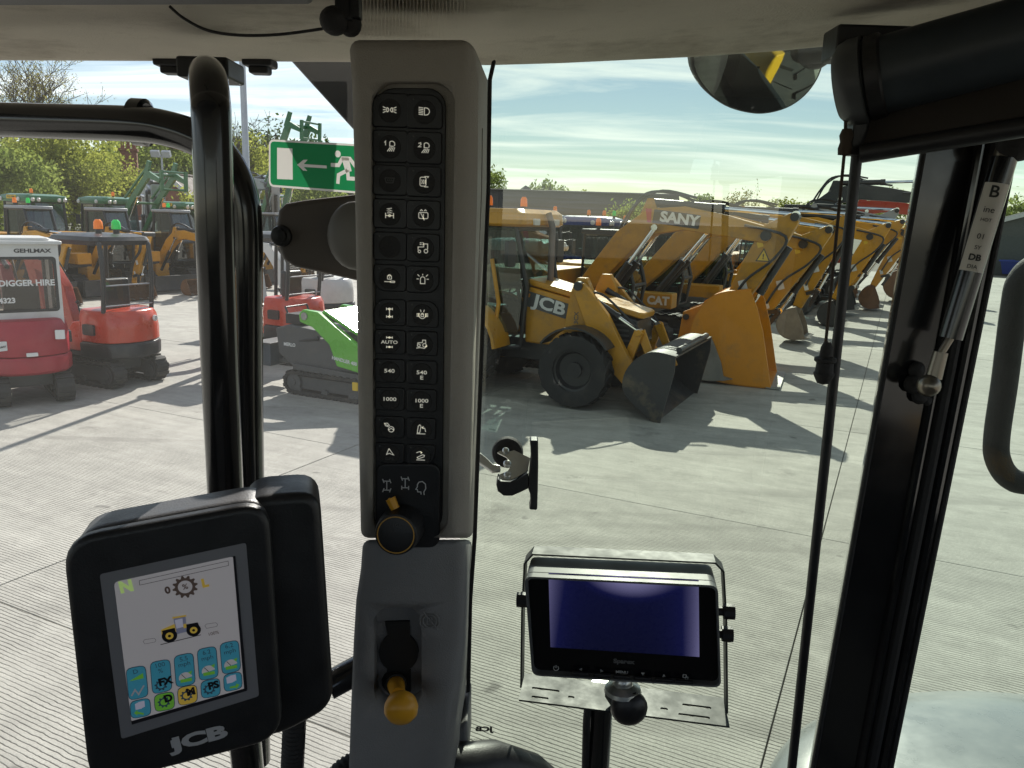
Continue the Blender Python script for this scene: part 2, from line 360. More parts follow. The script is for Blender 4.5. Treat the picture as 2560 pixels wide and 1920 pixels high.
# window rubber on the pillar's outer edge and bottom corner piece
mb = MB(); mb.loft([[BY(x-2, y, .73), BY(x+9, y, .73), BY(x+9, y, .80), BY(x-2, y, .80)] for x, y in ((1232, 150), (1221, 200), (1217, 480), (1206, 740), (1194, 1050), (1183, 1345), (1172, 1500), (1166, 1760))])
mb.build('pillar_seal', M_BLKM, cab, bevel=.002)
mb = MB(); mb.plate([(p.x, p.z) for p in (BY(1172, 1770, .7), BY(1172, 1890, .7), BY(1120, 1930, .7), BY(1092, 1930, .7), BY(1145, 1790, .7))], (0, .7, 0), (1, 0, 0), (0, 0, 1), -.05, .02); mb.build('pillar_foot', M_TRIML, cab, bevel=.004)
mb = MB(); a, b = BY(1120, 1925, .66), BY(1330, 1935, .70)
mb.tube([a-V((.05, 0, .015)), a, (a+b)/2+V((0, 0, .008)), b, b+V((.03, .02, -.03))], [.02, .024, .024, .02, .012], 14); mb.build('arm_rest', M_BLK, cab)
# ---- black front posts and windows
mb = MB()
PL = [(2345, 120), (2303, 359), (2164, 1140), (2025, 1920), (1990, 2100)]; PR = [(2580, 120), (2545, 380), (2392, 1140), (2234, 1920), (2195, 2100)]
mb.loft([[BY(l[0], l[1], .88), BY(r[0], r[1], .88), BY(r[0]-30, r[1], .97), BY(l[0]-4, l[1], .97)] for l, r in zip(PL, PR)]); mb.build('corner_post', M_BLKG, cab, bevel=.004)
for nm, k, rad, m in (('post_edge_trim', .04, .003, M_BLKM), ('post_rail', .60, .005, M_BLKG), ('post_rail', .73, .007, M_BLKM), ('post_rail', .86, .006, M_BLKG), ('post_rail', .96, .004, M_BLKM)):
    mb = MB(); mb.tube([BY(l[0]+(r[0]-l[0])*k, l[1]+(r[1]-l[1])*k, .878) for l, r in zip(PL, PR)], rad, 8); mb.build(nm, m, cab)
mb = MB() # bolt cluster where the strut sits
for x, y, r in ((2292, 925, .010), (2284, 960, .012), (2300, 990, .010), (2318, 1002, .006)): mb.ball(BY(x, y, .874), r, 10, 6, (1, .6, 1))
mb.build('strut_anchor', M_BLKM, cab)
G_R = glassmat('tinted window glass', (.72, .80, .71), 1.5, 1.55, streak=.14, veil=.003)
G_D = glassmat('door window glass', (.70, .80, .72), .08, 1.55, streak=.02, veil=.003)
G_L = glassmat('clear window glass', (.96, .97, .97), .12, 1.5, streak=.03, veil=.020)  # strong even veil here pales the far trees in place of air haze
def pane(name, pts, Y, m, tilt=0):
    mb = MB(); a = [BY(x, y, Y) for x, y in pts]; a = [p+V((0, tilt*(p.z-CAMZ), 0)) for p in a]
    mb.add(a, [tuple(range(len(a)))]); return mb.build(name, m, cab, smooth=0)
pane('window_pane', [(-700, 100), (905, 120), (905, 2200), (-700, 2300)], 1.045, G_L)
pane('window_pane', [(1150, 130), (2330, 80), (2100, 2300), (1150, 2200)], 1.045, G_R)
pane('window_pane', [(2480, 60), (3600, 0), (3600, 2600), (2180, 2300)], 1.05, G_D)
# roof corner gusset outside
mb = MB(); mb.plate([(p.x, p.z) for p in (BY(716, 140, 1.1), BY(905, 140, 1.1), BY(905, 348, 1.1))], (0, 1.1, 0), (1, 0, 0), (0, 0, 1), -.05, 0); mb.build('roof_gusset', M_BLK, cab, bevel=.004)
# rear mudguard of the tractor, outside low right
mb = MB(); c = V((1.52, 1.66, 1.375)); mb.ball(c, 1, 48, 24, (.84, .62, .13)); mb.build('mudguard', mat('pale grey mudguard', (.22, .235, .23), .30, var=.08, vscale=5, coat=.2, dirt=.25, dcol=(.3, .28, .25)), cab)
# own rear tyre and yellow wing, seen only in the mirror
def tyre_mesh(mb, R, wd, lugs, cy=0, inner=.55, lug=.05):
    prof = [(R*inner, -wd*.42), (R*.72, -wd*.5), (R*.93, -wd*.48), (R-lug, -wd*.38), (R-lug*.9, 0), (R-lug, wd*.38), (R*.93, wd*.48), (R*.72, wd*.5), (R*inner, wd*.42)]
    mb.lathe(prof, (0, cy, 0), (0, 1, 0), 36)
    for k in range(lugs):
        a = 2*pi*k/lugs
        for sgn in (-1, 1):
            aa = a+(pi/lugs if sgn > 0 else 0); d = pi/lugs*1.1
            pts = []
            for rr in (R-lug*1.3, R):
                for off, yy in ((0, .03), (.16*0+.5*d, .03), (d+.5*d, .48), (d, .48)):
                    q = aa-off; yv = cy+sgn*yy*wd; r2 = rr-(R*.05 if yy > .4 else 0); pts.append((r2*cos(q), yv, r2*sin(q)))
            mb.add(pts, [(0, 1, 2, 3), (7, 6, 5, 4), (0, 4, 5, 1), (1, 5, 6, 2), (2, 6, 7, 3), (3, 7, 4, 0)])
    return mb
WR = MB(); tyre_mesh(WR, .98, .62, 20, lug=.08); WR.xf(Matrix.Translation((2.05, -1.15, .98)) @ Matrix.Rotation(-pi/2, 4, 'Z')); WR.build('rear_tyre', mat('own tyre rubber', (.02, .02, .021), .8, var=.2, dirt=.4, dcol=(.08, .07, .055)), cab, smooth=30)
mb = MB(); mb.box((1.58, -.75, 1.75), (.12, .9, .8)); mb.build('yellow_wing', mat('own yellow paint', (.62, .34, .01), .35, var=.05), cab, bevel=.03)
# ---- switch panel
pan = thing('switch_panel', 'black two-column push-button switch panel with rotary dial, on the grey pillar', 'switch panel')
P0 = .6105
polyY(rpoly(932, 215, 1112, 1345, 48, l2=934, r2=1104), .6085, P0-.0002).build('panel_backing', M_BLK, pan, bevel=.001)
IC = {}
def A_(r, a0, a1, cx=0, cy=0, n=10, sy=1): return circ(r, n, cx, cy, a0, a1, sy)
def Cc(r, cx=0, cy=0, n=12): return circ(r, n, cx, cy)+[(cx+r, cy)]
IC['side_light'] = [A_(.3, -90, 90, -.42, 0)+[(-.42, .3)], [(-.42, .3), (-.42, -.3)], A_(.3, 90, 270, .42, 0), [(.42, .3), (.42, -.3)]]+[[(-.55, s*.22), (-1, s*.42)] for s in (-1, 0, 1)]+[[(.55, s*.22), (1, s*.42)] for s in (-1, 0, 1)]
IC['main_beam'] = [A_(.5, -90, 90, .25, 0)+[(.0, .5), (0, -.5), (.25, -.5)]]+[[(-.15, s*.2-.0), (-.85, s*.2+.08)] for s in (-2.4, -1.2, 0, 1.2, 2.4)]
def worklamp(n): return [A_(.42, -40, 140, .35, .3)+[(.02, .02), (.6, -.02)], ]+[[(.1+.22*k, -.15-.0*k), (-.35+.3*k, -.75)] for k in range(4)]+([[(-.8, .5), (-.6, .7), (-.6, .1)]] if n == 1 else [[(-.85, .6), (-.5, .7), (-.45, .45), (-.85, .12), (-.4, .12)]])
IC['work_light'] = worklamp(1); IC['second_work_light'] = worklamp(2)
IC['seat_heat'] = [[(-.7, .3), (.7, .3), (.5, -.4), (-.5, -.4), (-.7, .3)], [(-.3, .1), (-.2, -.2)], [(0, .1), (.1, -.2)], [(.3, .1), (.4, -.2)]]
IC['mirror_heat'] = [rrect(.9, 1.3, .25, 3, -.1, 0)+[(.35, .4)], [(-.3, -.35), (-.2, 0), (-.3, .3)], [(-.05, -.35), (.05, 0), (-.05, .3)], [(.2, -.35), (.28, 0), (.2, .3)], [(.1, .75), (.7, .75), (.6, .55)], [(.1, -.75), (.7, -.75)]]
IC['suspension'] = [[(-.6, -.7), (-.6, .1)], [(.6, -.7), (.6, .1)], [(-.6, -.3), (.6, -.3)], Cc(.16, 0, -.3), [(-.35, .1), (.35, .1), (-.35, .4), (.35, .4), (-.35, .7), (.35, .8)]]
IC['rear_wiper'] = [rrect(1.4, .9, .2, 3, 0, -.05)+[(.7, .2)], [(-.4, .3), (.15, -.75)], [(-.5, .62), (-.3, .8), (-.1, .62)], [(.5, .62), (.3, .8), (.1, .62)], [(0, .2), (0, -.4)]]
IC['blank'] = []
IC['road_light'] = [Cc(.2, -.55, -.55), Cc(.28, .45, -.48), [(-.75, -.3), (-.75, .1), (.1, .15), (.15, .6), (.7, .6), (.7, -.2)], [(-.5, .75), (-.2, .75)], [(-.5, .5), (-.2, .5)], A_(.18, -90, 90, -.1, .62)]
IC['hitch_lock'] = [[(-.8, -.55), (.2, -.55)], rrect(.7, .2, .08, 2, .45, -.55)+[(.8, -.5)], rrect(.6, .5, .05, 2, 0, .1)+[(.3, .3)], A_(.18, 0, 180, 0, .35), [(0, .2), (0, 0)]]
IC['beacon'] = [[(-.35, -.6), (-.35, .1)]+A_(.35, 180, 0, 0, .1)+[(.35, -.6), (-.35, -.6)], [(0, .65), (0, .9)], [(-.5, .5), (-.8, .8)], [(.5, .5), (.8, .8)], [(-.6, .1), (-.95, .1)], [(.6, .1), (.95, .1)]]
IC['four_wheel_drive'] = [[(0, .5), (0, -.5)]]+[[(-.42, s*.6), (.42, s*.6)] for s in (-1, 1)]+[[(q*.45, s*.6-.2), (q*.45, s*.6+.2)] for s in (-1, 1) for q in (-1, 1)]+[Cc(.14, 0, .6), Cc(.14, 0, -.6)]
IC['differential_lock'] = [A_(.55, 150, 390, 0, -.1), [(-.3, .75), (-.2, .35)], [(.3, .75), (.2, .35)], rrect(.42, .36, .05, 2, 0, -.15)+[(.2, 0)], A_(.14, 0, 180, 0, .05)]+[[(q*.45, y), (q*.9, y)] for q in (-1, 1) for y in (.1, -.1, -.3)]
IC['automatic_drive'] = [[(-.42, s*.75), (.42, s*.75)] for s in (-1, 1)]+[[(q*.45, s*.75-.18), (q*.45, s*.75+.18)] for s in (-1, 1) for q in (-1, 1)]+[Cc(.12, 0, .75), Cc(.12, 0, -.75)]
IC['tractor_mode'] = [Cc(.22, -.5, -.25), Cc(.28, .4, -.2), [(-.7, 0), (-.65, .15), (.05, .2), (.1, .6), (.55, .6), (.6, .1)], [(-.9, -.7), (-.3, -.6), (.4, -.7), (.8, -.3)], [(.8, -.3), (.55, -.35)]]
IC['steering_assist'] = [Cc(.45, .3, -.25), [(-.1, -.35), (.3, -.1), (.7, -.35)], [(-.8, .7), (-.3, .75), (0, .4), (-.2, .2), (-.6, .3), (-.8, .7), (-.2, .3)]]
IC['headland_up'] = [[(-.6, -.6), (-.45, .5), (-.2, .75), (0, .5), (-.2, -.6), (-.6, -.6)], [(-.7, -.75), (.7, -.75)], [(.75, -.4), (.6, .2), (.15, .3)], [(.4, .5), (.15, .3), (.4, .1)]]
IC['headland_down'] = [[(-.6, -.35), (.3, .15), (.6, .05), (.55, -.2), (-.35, -.55), (-.6, -.35)], [(-.7, -.75), (.7, -.75)], [(-.7, .45), (-.2, .65), (.2, .5)], [(-.05, .7), (.2, .5), (0, .3)]]
IC['guidance'] = [[(-.05, .9), (-.45, -.1), (0, .1), (.7, -.15), (-.05, .9)]]
rows_l = ['side_light', 'work_light', 'seat_heat', 'suspension', 'blank', 'hitch_lock', 'four_wheel_drive', 'automatic_drive', '540', '1000', 'steering_assist', 'guidance']
rows_r = ['main_beam', 'second_work_light', 'mirror_heat', 'rear_wiper', 'road_light', 'beacon', 'differential_lock', 'tractor_mode', '540 E', '1000 E', 'headland_up', 'headland_down']
ys = [277, 367, 451, 534, 615, 694, 780, 853, 925, 995, 1065, 1130]
for ci, names in enumerate((rows_l, rows_r)):
    for ri, nm in enumerate(names):
        cx = (979 - ri*.1) if ci == 0 else (1063 - ri*.85); cy = ys[ri]+(4 if ci else 0)
        O = BY(cx-2 if ci == 0 else cx, cy, P0); up = .5*(ys[min(11, ri+1)]-ys[max(0, ri-1)])*(1 if 0 < ri < 11 else 2)
        hgt = up*.92*O.y/F*1.0; wd = (80-ri*.9)*.6/F*1.08
        if ri in (5, 6): hgt = 74*.6/F*.98
        poly = rrect(wd, hgt*.94, .0028, 4)
        if (ri, ci) in ((0, 0), (0, 1), (5, 0), (5, 1), (6, 0), (6, 1), (11, 0), (11, 1)): # outer corners of a block are round
            top = ri in (0, 6); right = ci == 1; out = []
            for sx, sy, a in ((1, 1, 0), (-1, 1, 90), (-1, -1, 180), (1, -1, 270)):
                big = (sy > 0) == top and (sx > 0) == right; rr = .0095 if big else .0028
                for k in range(6): t = radians(a+18*k); out.append((sx*(wd/2-rr)+rr*cos(t), sy*(hgt*.47-rr)+rr*sin(t)))
            poly = out
        b = MB(); b.plate(poly, O, (1, 0, 0), (0, 0, 1), 0, .0045)
        sw = b.build('switch', M_BLK, pan, bevel=.0011, seg=2)
        d = MB(); d.lathe([(.0086, .0043), (.0080, .0050), (.0070, .0049), (.004, .0047), (.0001, .0046)], O-V((0, 0, 0.0005)), (0, -1, 0), 20); d.build('button_dimple', M_BLKG if False else M_BLKM, sw)
        led = MB(); led.ball(O+V((-.008, -.0045, hgt*.33)), .0008, 8, 5, (1, .4, 1)); led.build('indicator_lamp', M_DIM, sw)
        mI = M_DIM if nm in ('blank', 'seat_heat') else M_LIT
        if nm[0].isdigit():
            for k, tline in enumerate(nm.split(' ')): text('symbol', tline, mI, sw, O+V((0, -.0054, -.0042*k+.0002)), (1, 0, 0), (0, 0, 1), .0042, .00008, .0001, squash=1.35)
        elif IC[nm]:
            s = MB(); sc = .0050
            for st in IC[nm]: s.stroke([(a*sc, c*sc) for a, c in st], .00072, O+V((0, -.0054, 0)), (1, 0, 0), (0, 0, 1), 0)
            s.build('symbol', mI, sw, smooth=0)
            if nm == 'automatic_drive': text('symbol', 'AUTO', mI, sw, O+V((0, -.0054, 0)), (1, 0, 0), (0, 0, 1), .0036, .00008, .0001, squash=1.3)
            if nm == 'guidance': text('symbol', 'GPS', M_DIM, sw, O+V((0, -.0054, -.0042)), (1, 0, 0), (0, 0, 1), .003, 0, .0001, squash=1.4)
# dial plate with the rotary knob
polyY(rpoly(938, 1163, 1100, 1375, 26, l2=936, r2=1098), .6035, P0-.001).build('dial_plate', M_BLK, pan, bevel=.0015)
sym = MB(); sc = .0062
for (cx, cy), st in (((967, 1214), 1), ((1013, 1208), 2)):
    O = BY(cx, cy, .6030)
    L0 = [[(0, .6), (0, -.6)], [(-.42, .62), (.42, .62)], [(-.42, -.62), (.42, -.62)]]
    L0 += [[(q*.45-.1, .9), (q*.45+.1, .36)] for q in (-1, 1)]+[[(q*.45-(.1 if st == 1 else 0)*-1, -.36), (q*.45+(.1 if st == 1 else 0)*-1, -.9)] for q in (-1, 1)]
    for q in L0: sym.stroke([(a*sc, b*sc) for a, b in q], .0008, O, (1, 0, 0), (0, 0, 1), .0001)
O = BY(1054, 1219, .6030)
sym.stroke([(a*sc, b*sc) for a, b in ((.35, -1), (.3, -.6), (.55, -.1), (.5, .5), (.1, .85), (-.35, .75), (-.55, .4), (-.55, .1), (-.75, -.25), (-.55, -.3), (-.5, -.6), (-.1, -.6), (-.05, -.95))], .0008, O, (1, 0, 0), (0, 0, 1), .0001)
sym.build('dial_symbol', mat('grey symbol', (.55, .55, .55), .6, var=0), pan, smooth=0)
kc = BY(1003, 1318, .598)
mb = MB(); ax = V((-.06, -1, .10)).normalized(); mb.lathe([(.0001, -.006), (.0185, -.006), (.0185, .004), (.0172, .018), (.0165, .0205), (.0150, .0212), (.0001, .0212)], kc, ax, 36); kn = mb.build('rotary_knob', M_BLK, pan)
mb = MB(); mb.lathe([(.0150, .0211), (.0150, .0216), (.0142, .0216), (.0142, .0211)], kc, ax, 40); mb.build('knob_ring', mat('amber ring', (.55, .30, .05), .4, var=0), kn)
text('knob_legend', '1GR', M_DIM, kn, kc+ax*.0213+V((.001, 0, .008)), (1, 0, 0), (0, .1, 1), .004, 0, .0001)
mb = MB(); a, b = BY(976, 1246, .592), BY(988, 1272, .590); mb.tube([a, b], [.0042, .0036], 12); mb.ball(a+V((0, -.003, 0)), .0017, 8, 5); mb.build('dial_pointer', M_YEL, pan)
# ---- park brake lever
lev = thing('park_brake_lever', 'yellow round knob lever sticking out of the pillar slot', 'lever')
h0, h1 = BY(985, 1690, .640), BY(996, 1738, .585)
mb = MB(); mb.ball(h0+V((0, .0, 0)), .016, 16, 10); mb.tube([h0, h0.lerp(h1, .5)], [.014, .0095], 14); mb.build('boot', M_BLKM, lev)
mb = MB(); mb.tube([h0.lerp(h1, .35), h0.lerp(h1, .7), h1], [.0085, .0068, .0062], 16); mb.build('stem', M_YEL, lev)
mb = MB(); kc = BY(1003, 1769, .565); axn = V((.05, -1, -.28)).normalized(); mb.lathe([(.0001, -.0125), (.007, -.0115), (.0118, -.007), (.0138, -.001), (.0135, .004), (.0105, .0085), (.006, .0108), (.0001, .0115)], kc, axn, 32); mb.build('knob', M_YEL, lev, smooth=80)
# ---- microphone on its cable under the roof
mic = thing('microphone', 'small black ball microphone clipped under the roof edge with a thin hanging cable', 'microphone')
mc = BY(836, 52, .60)
mb = MB(); mb.ball(mc, .0105, 16, 10, (1, 1.15, .95)); mb.ball(mc+V((.010, .006, -.001)), .0085, 12, 8); mb.build('capsule', M_BLKM, mic)
mb = MB(); mb.box(BY(862, 12, .60), (.012, .012, .022)); mb.box(BY(888, 10, .60), (.008, .012, .02)); mb.build('clip', M_BLK, mic, bevel=.001)
mb = MB(); mb.tube(smoothpath([BY(424, 16, .62), BY(460, 46, .62), BY(520, 76, .615), BY(600, 88, .61), BY(700, 86, .605), BY(806, 72, .60)]), .0011, 8); mb.build('cable', M_BLKM, mic)
# ---- black tube rails at the left
rl = thing('display_post', 'thick black tubular post bent away at its top, carrying the touch display', 'rail')
mb = MB(); mb.tube(smoothpath([BY(520, 182, .80), BY(518, 185, .72), BY(522, 205, .665), BY(527, 260, .645), BY(530, 330, .64), BY(542, 700, .64), BY(558, 1100, .65), BY(580, 1500, .66), BY(632, 2050, .68)], 8), .0152, 24); mb.build('tube', M_BLKG, rl)
mb = MB(); mb.box(BY(528, 178, .84), (.052, .05, .02)); mb.cyl(BY(525, 158, .82), BY(528, 230, .82), .017, 16); mb.build('clamp', M_BLK, rl, bevel=.003)
r2 = thing('mirror_arm', 'black tubular arm running from the left edge and curving down behind the post', 'rail')
mb = MB(); mb.tube(smoothpath([BY(-500, 292, .86), BY(-100, 297, .83), BY(120, 303, .81), BY(330, 310, .79), BY(420, 322, .785), BY(500, 350, .78), BY(560, 400, .78), BY(600, 480, .78), BY(613, 580, .78), BY(614, 800, .78), BY(620, 1200, .79), BY(640, 1900, .82)], 8), .0168, 20); mb.build('tube', M_BLKG, r2)
mb = MB(); a = BY(352, 306, .80); mb.lathe([(.0185, -.008), (.0225, -.006), (.0225, .006), (.0185, .008)], a, V((1, -.05, -.03)), 24); mb.build('collar', M_BLKG, r2)
# ---- mirror back seen through the left window
mr = thing('interior_mirror', 'dark brown back of a mirror with a round knob, half behind the pillar', 'mirror')
mb = MB(); pts = [(690, 610), (688, 560), (694, 525), (712, 508), (760, 500), (900, 484), (1010, 500), (1020, 690), (930, 712), (880, 700), (780, 678), (735, 668), (705, 650)]
mb.plate([(p.x, p.z) for p in (BY(x, y, .84) for x, y in pts)], (0, .84, 0), (1, 0, 0), (0, 0, 1), -.022, 0); mb.build('housing', mat('brown grey plastic', (.10, .085, .075), .5, var=.1, vscale=25), mr, bevel=.006, seg=3)
mb = MB(); mb.lathe([(.0115, 0), (.0105, .004), (.0075, .005), (.0072, .011), (.0001, .012)], BY(704, 590, .84), (0, -1, 0), 20); mb.build('adjuster', M_BLK, mr)
mb = MB(); mb.ball(BY(890, 590, .825), .030, 20, 12, (1, .5, 1.18)); mb.build('mount_cup', mat('grey plastic', (.16, .155, .145), .5), mr)
# ---- emergency exit sign
sg = thing('exit_sign', 'green emergency exit sign with white running figure, arrow and door', 'sign')
q = quadplane((674, 349), (890, 361), (890, 484), (674, 467), 1.0)
O = q[0]; sx = (q[1]-q[0])/216; sy = (q[0]-q[3])/118
sX, sY = sx.normalized(), sy.normalized(); W1 = 300*sx.length; H1 = 118*sy.length
def sp(zx, zy): # zoom picture -> sign plane (metres from top left)
    px, py = 600+zx/2.2125, 300+zy/2.2125; u = (px-674)/216; top = 349+12*u; bot = 467+17*u
    return (u*216*sx.length, -(py-top)/(bot-top)*H1)
def film(name, c):   # printed film: some daylight shines through it
    m = mat(name, c, .4, var=.03, vscale=30); t = m.node_tree; b = t.nodes['Principled BSDF']; o = t.nodes['Material Output']
    tl = N(t, 'ShaderNodeBsdfTranslucent'); tl.inputs[0].default_value = (*c, 1); x = N(t, 'ShaderNodeMixShader'); x.inputs[0].default_value = .36
    t.links.new(b.outputs[0], x.inputs[1]); t.links.new(tl.outputs[0], x.inputs[2]); t.links.new(x.outputs[0], o.inputs[0]); return m
M_GRN = film('sign green', (.014, .23, .08)); M_SW = film('sign white', (.72, .70, .66))
sN = sX.cross(sY)
def facing(o):   # printed film is one thin sheet: keep the face turned to the driver
    bm = bmesh.new(); bm.from_mesh(o.data); bmesh.ops.delete(bm, geom=[f for f in bm.faces if f.normal.dot(sN) < .9 or f.calc_center_median().dot(sN) < (O+sN*.0005).dot(sN)], context='FACES'); bm.to_mesh(o.data); bm.free(); return o
def sheet(name, fill, m):
    q_ = MB(); fill(q_); return q_.build(name, m, sg, smooth=0)
wv = 18/2.2125*sx.length
door = [sp(211, 155), sp(211, 328), sp(300, 332), sp(298, 160)]
arrow = [sp(325, 250), sp(360, 222), sp(383, 222), sp(362, 246), sp(488, 254), sp(488, 270), sp(362, 262), sp(382, 284), sp(358, 282)]
strokes = ([(510, 250), (552, 252), (572, 214), (612, 216), (645, 262)], [(600, 280), (604, 325), (655, 328)], [(600, 280), (552, 306), (548, 355)])
body_ = [sp(566, 208), sp(606, 210), sp(622, 285), sp(590, 290)]; head = [(sp(548, 190)[0]+a, sp(548, 190)[1]+b) for a, b in circ(16/2.2125*sx.length, 16)]
def flat(poly): return lambda q_: q_.add([O+sX*a+sY*b+sN*.0016 for a, b in poly], [tuple(range(len(poly)))])
outer = [(a+W1/2, b-H1/2) for a, b in rrect(W1, H1, .007, 4)]; inner_ = [(a+W1/2, b-H1/2) for a, b in rrect(W1-.005, H1-.005, .005, 4)]
sheet('border', lambda q_: q_.loft([[O+sX*a+sY*b+sN*.0016 for a, b in outer], [O+sX*a+sY*b+sN*.0016 for a, b in inner_]], cap=False), M_SW)
q_ = MB(); q_.plate(inner_, O, sX, sY, 0, .0016); fld = q_.build('field', M_GRN, sg, smooth=0)
cuts = []
for poly in [door, arrow, head, body_]+[ribbon([sp(*p) for p in st], [wv/2]*len(st)) for st in strokes]:
    c_ = MB(); c_.plate(poly, O, sX, sY, -.01, .01); cuts.append(c_.build('c', None, smooth=0))
facing(cutout(fld, cuts))
sheet('door_symbol', flat(door), M_SW); sheet('arrow', flat(arrow), M_SW)
def man(q_):
    for k, poly in enumerate([head, body_]+[ribbon([sp(*p) for p in st], [wv/2]*len(st)) for st in strokes]): q_.add([O+sX*a+sY*b+sN*(.0016+.00001*k) for a, b in poly], [tuple(range(len(poly)))])
sheet('running_figure', man, M_SW)
# ---- window latch
lt = thing('window_latch', 'black and steel window latch with round rubber knob and upright lever', 'latch')
YL = .90; k_ = YL/F
def lp(zx, zy, Y=YL): return BY(1160+zx/6.6375, 1050+zy/6.6375, Y)
mb = MB(); mb.lathe([(.0001, -.006), (.0195, -.006), (.0205, -.002), (.0198, .001), (.0206, .004), (.019, .009), (.0155, .011), (.014, .0105), (.0001, .010)], lp(725, 530, .985), V((-.05, -1, .12)), 32); mb.build('rubber_knob', M_BLKM, lt)
pts = [(555, 545), (600, 520), (755, 530), (830, 510), (1100, 640), (1085, 700), (1060, 850), (850, 970), (760, 1000), (640, 995), (580, 950), (600, 905), (720, 860), (785, 770), (770, 700), (700, 620), (620, 580)]
P2 = [lp(*p) for p in pts]; mb = MB(); C0 = lp(800, 760); Xp = V((1, .05, 0)).normalized(); Yp = V((0, .75, .66)).normalized()
def onpl(zx, zy, O, Xa, Ya):
    r_ = ray(1160+zx/6.6375, 1050+zy/6.6375); n_ = Xa.cross(Ya); t = n_.dot(O-CAM)/n_.dot(r_); p = CAM+r_*t-O; return (p.dot(Xa), p.dot(Ya))
Yp = (Yp-Xp*Yp.dot(Xp)).normalized()
mb.plate([onpl(*p, C0, Xp, Yp) for p in pts], C0, Xp, Yp, -.0012, .0012); mb.build('latch_plate', M_STEEL, lt)
mb = MB(); base = [(560, 960), (600, 1000), (760, 1010), (860, 980), (1070, 860), (1075, 1120), (930, 1190), (800, 1245), (660, 1245), (560, 1170), (535, 1060)]
mb.plate([(p.x, p.z) for p in (lp(x, y, YL-.012) for x, y in base)], (0, YL-.012, 0), (1, 0, 0), (0, 0, 1), -.02, .004); mb.build('latch_body', M_BLK, lt, bevel=.003, seg=3)
mb = MB(); lv = [(1085, 310), (1230, 310), (1232, 700), (1225, 1100), (1215, 1465), (1075, 1455), (1100, 1350), (1095, 1200), (1065, 1120), (1085, 800), (1108, 600), (1100, 420)]
mb.plate([(p.x, p.z) for p in (lp(x, y, YL-.010) for x, y in lv)], (0, YL-.010, 0), (1, 0, 0), (0, 0, 1), -.012, .008); mb.build('lever', M_BLK, lt, bevel=.0025, seg=3)
mb = MB(); ar = [(185, 660), (250, 720), (470, 870), (610, 850), (600, 770), (480, 750), (370, 640), (270, 560), (190, 510)]
C1 = lp(400, 760, YL+.01); mb.plate([onpl(*p, C1, Xp, Yp) for p in ar], C1, Xp, Yp, -.003, .003); mb.build('keeper_arm', M_STEEL, lt, bevel=.001)
mb = MB()
for x, y, r in ((690, 525, .0042), (715, 740, .0048), (720, 925, .0045)):
    p = onpl(x, y, C0, Xp, Yp); c = C0+Xp*p[0]+Yp*p[1]; mb.lathe([(r, 0), (r, .003), (r*.7, .0045), (.0001, .005)], c, Xp.cross(Yp), 16)
mb.build('rivet', M_STEEL, lt)
# ---- window stay rod and cord
st = thing('blind_guide_rod', 'thin black upright guide rod of the roller blind', 'rod')
mb = MB(); mb.tube([BY(2152, 270, .80), BY(2141, 400, .80), BY(2068, 1100, .82), BY(1972, 1990, .84)], .0054, 12); mb.build('rod', M_BLK, st)
mb = MB(); mb.box(BY(2150, 330, .80), (.022, .02, .045)); mb.build('bracket', M_BLK, st, bevel=.002)
cord = thing('pull_cord', 'brown cord with a dark bell-shaped toggle hanging in front of the right window', 'cord')
mb = MB(); mb.tube([BY(2114, 300, .79), BY(2113, 360, .79), BY(2086, 640, .79), BY(2062, 880, .79)], .0017, 8); mb.build('string', mat('brown cord', (.05, .035, .025), .8), cord)
mb = MB(); mb.lathe([(.0001, .022), (.0035, .021), (.006, .015), (.0065, .006), (.011, .004), (.011, .001), (.0085, -.001), (.009, -.010), (.0105, -.012), (.0095, -.015), (.006, -.022), (.0001, -.024)], BY(2063, 905, .79), (0, 0, 1), 20); mb.build('toggle', M_BLKM, cord)
mb = MB(); mb.lathe([(.006, -.012), (.0066, -.006), (.0052, 0), (.0066, .006), (.0045, .012)], BY(2114, 355, .79), (0, 0, 1), 14); mb.build('stop_collar', mat('brown cord', (0, 0, 0)), cord)
# ---- roller blind
rb = thing('roller_blind', 'dark rolled-up sun blind tube with its fabric and bottom bar, top right', 'roller blind')
a, b = BY(2135, 208, .80), BY(2760, 45, .70)
mb = MB(); mb.tube([a, a.lerp(b, .5), b], .036, 28); mb.build('tube', mat('dark blue grey blind', (.035, .045, .055), .38, var=.15, vscale=18), rb)
ax = (b-a).normalized(); mb = MB(); mb.lathe([(.0001, -.016), (.030, -.015), (.038, -.009), (.041, 0), (.041, .010), (.037, .011)], a, ax, 28); mb.build('end_cap', mat('blind end cap', (.06, .065, .07), .45), rb)
mb = MB(); mb.lathe([(.037, 0), (.0395, .002), (.0395, .014), (.037, .016)], a+ax*.012, ax, 28); mb.build('end_ring', M_BLK, rb)
f0, f1 = [BY(2182, 262, .79), BY(2172, 330, .79), BY(2152, 384, .785)], [BY(2760, 130, .69), BY(2760, 220, .69), BY(2760, 285, .685)]
mb = MB(); mb.loft([f0, f1], cap=False, closed=False); fb = mb.build('fabric', mat('dark blind cloth', (.030, .024, .020), .85, var=.15, vscale=20), rb); sm = fb.modifiers.new('thickness', 'SOLIDIFY'); sm.thickness = .003
mb = MB(); mb.tube([f0[2], f1[2]], .009, 14); mb.build('bottom_bar', M_BLK, rb)
mb = MB(); mb.box(BY(2200, 115, .82), (.10, .04, .03)); mb.cyl(BY(2100, 120, .83), BY(2230, 118, .83), .012, 12); mb.build('bracket', M_BLK, rb, bevel=.003)
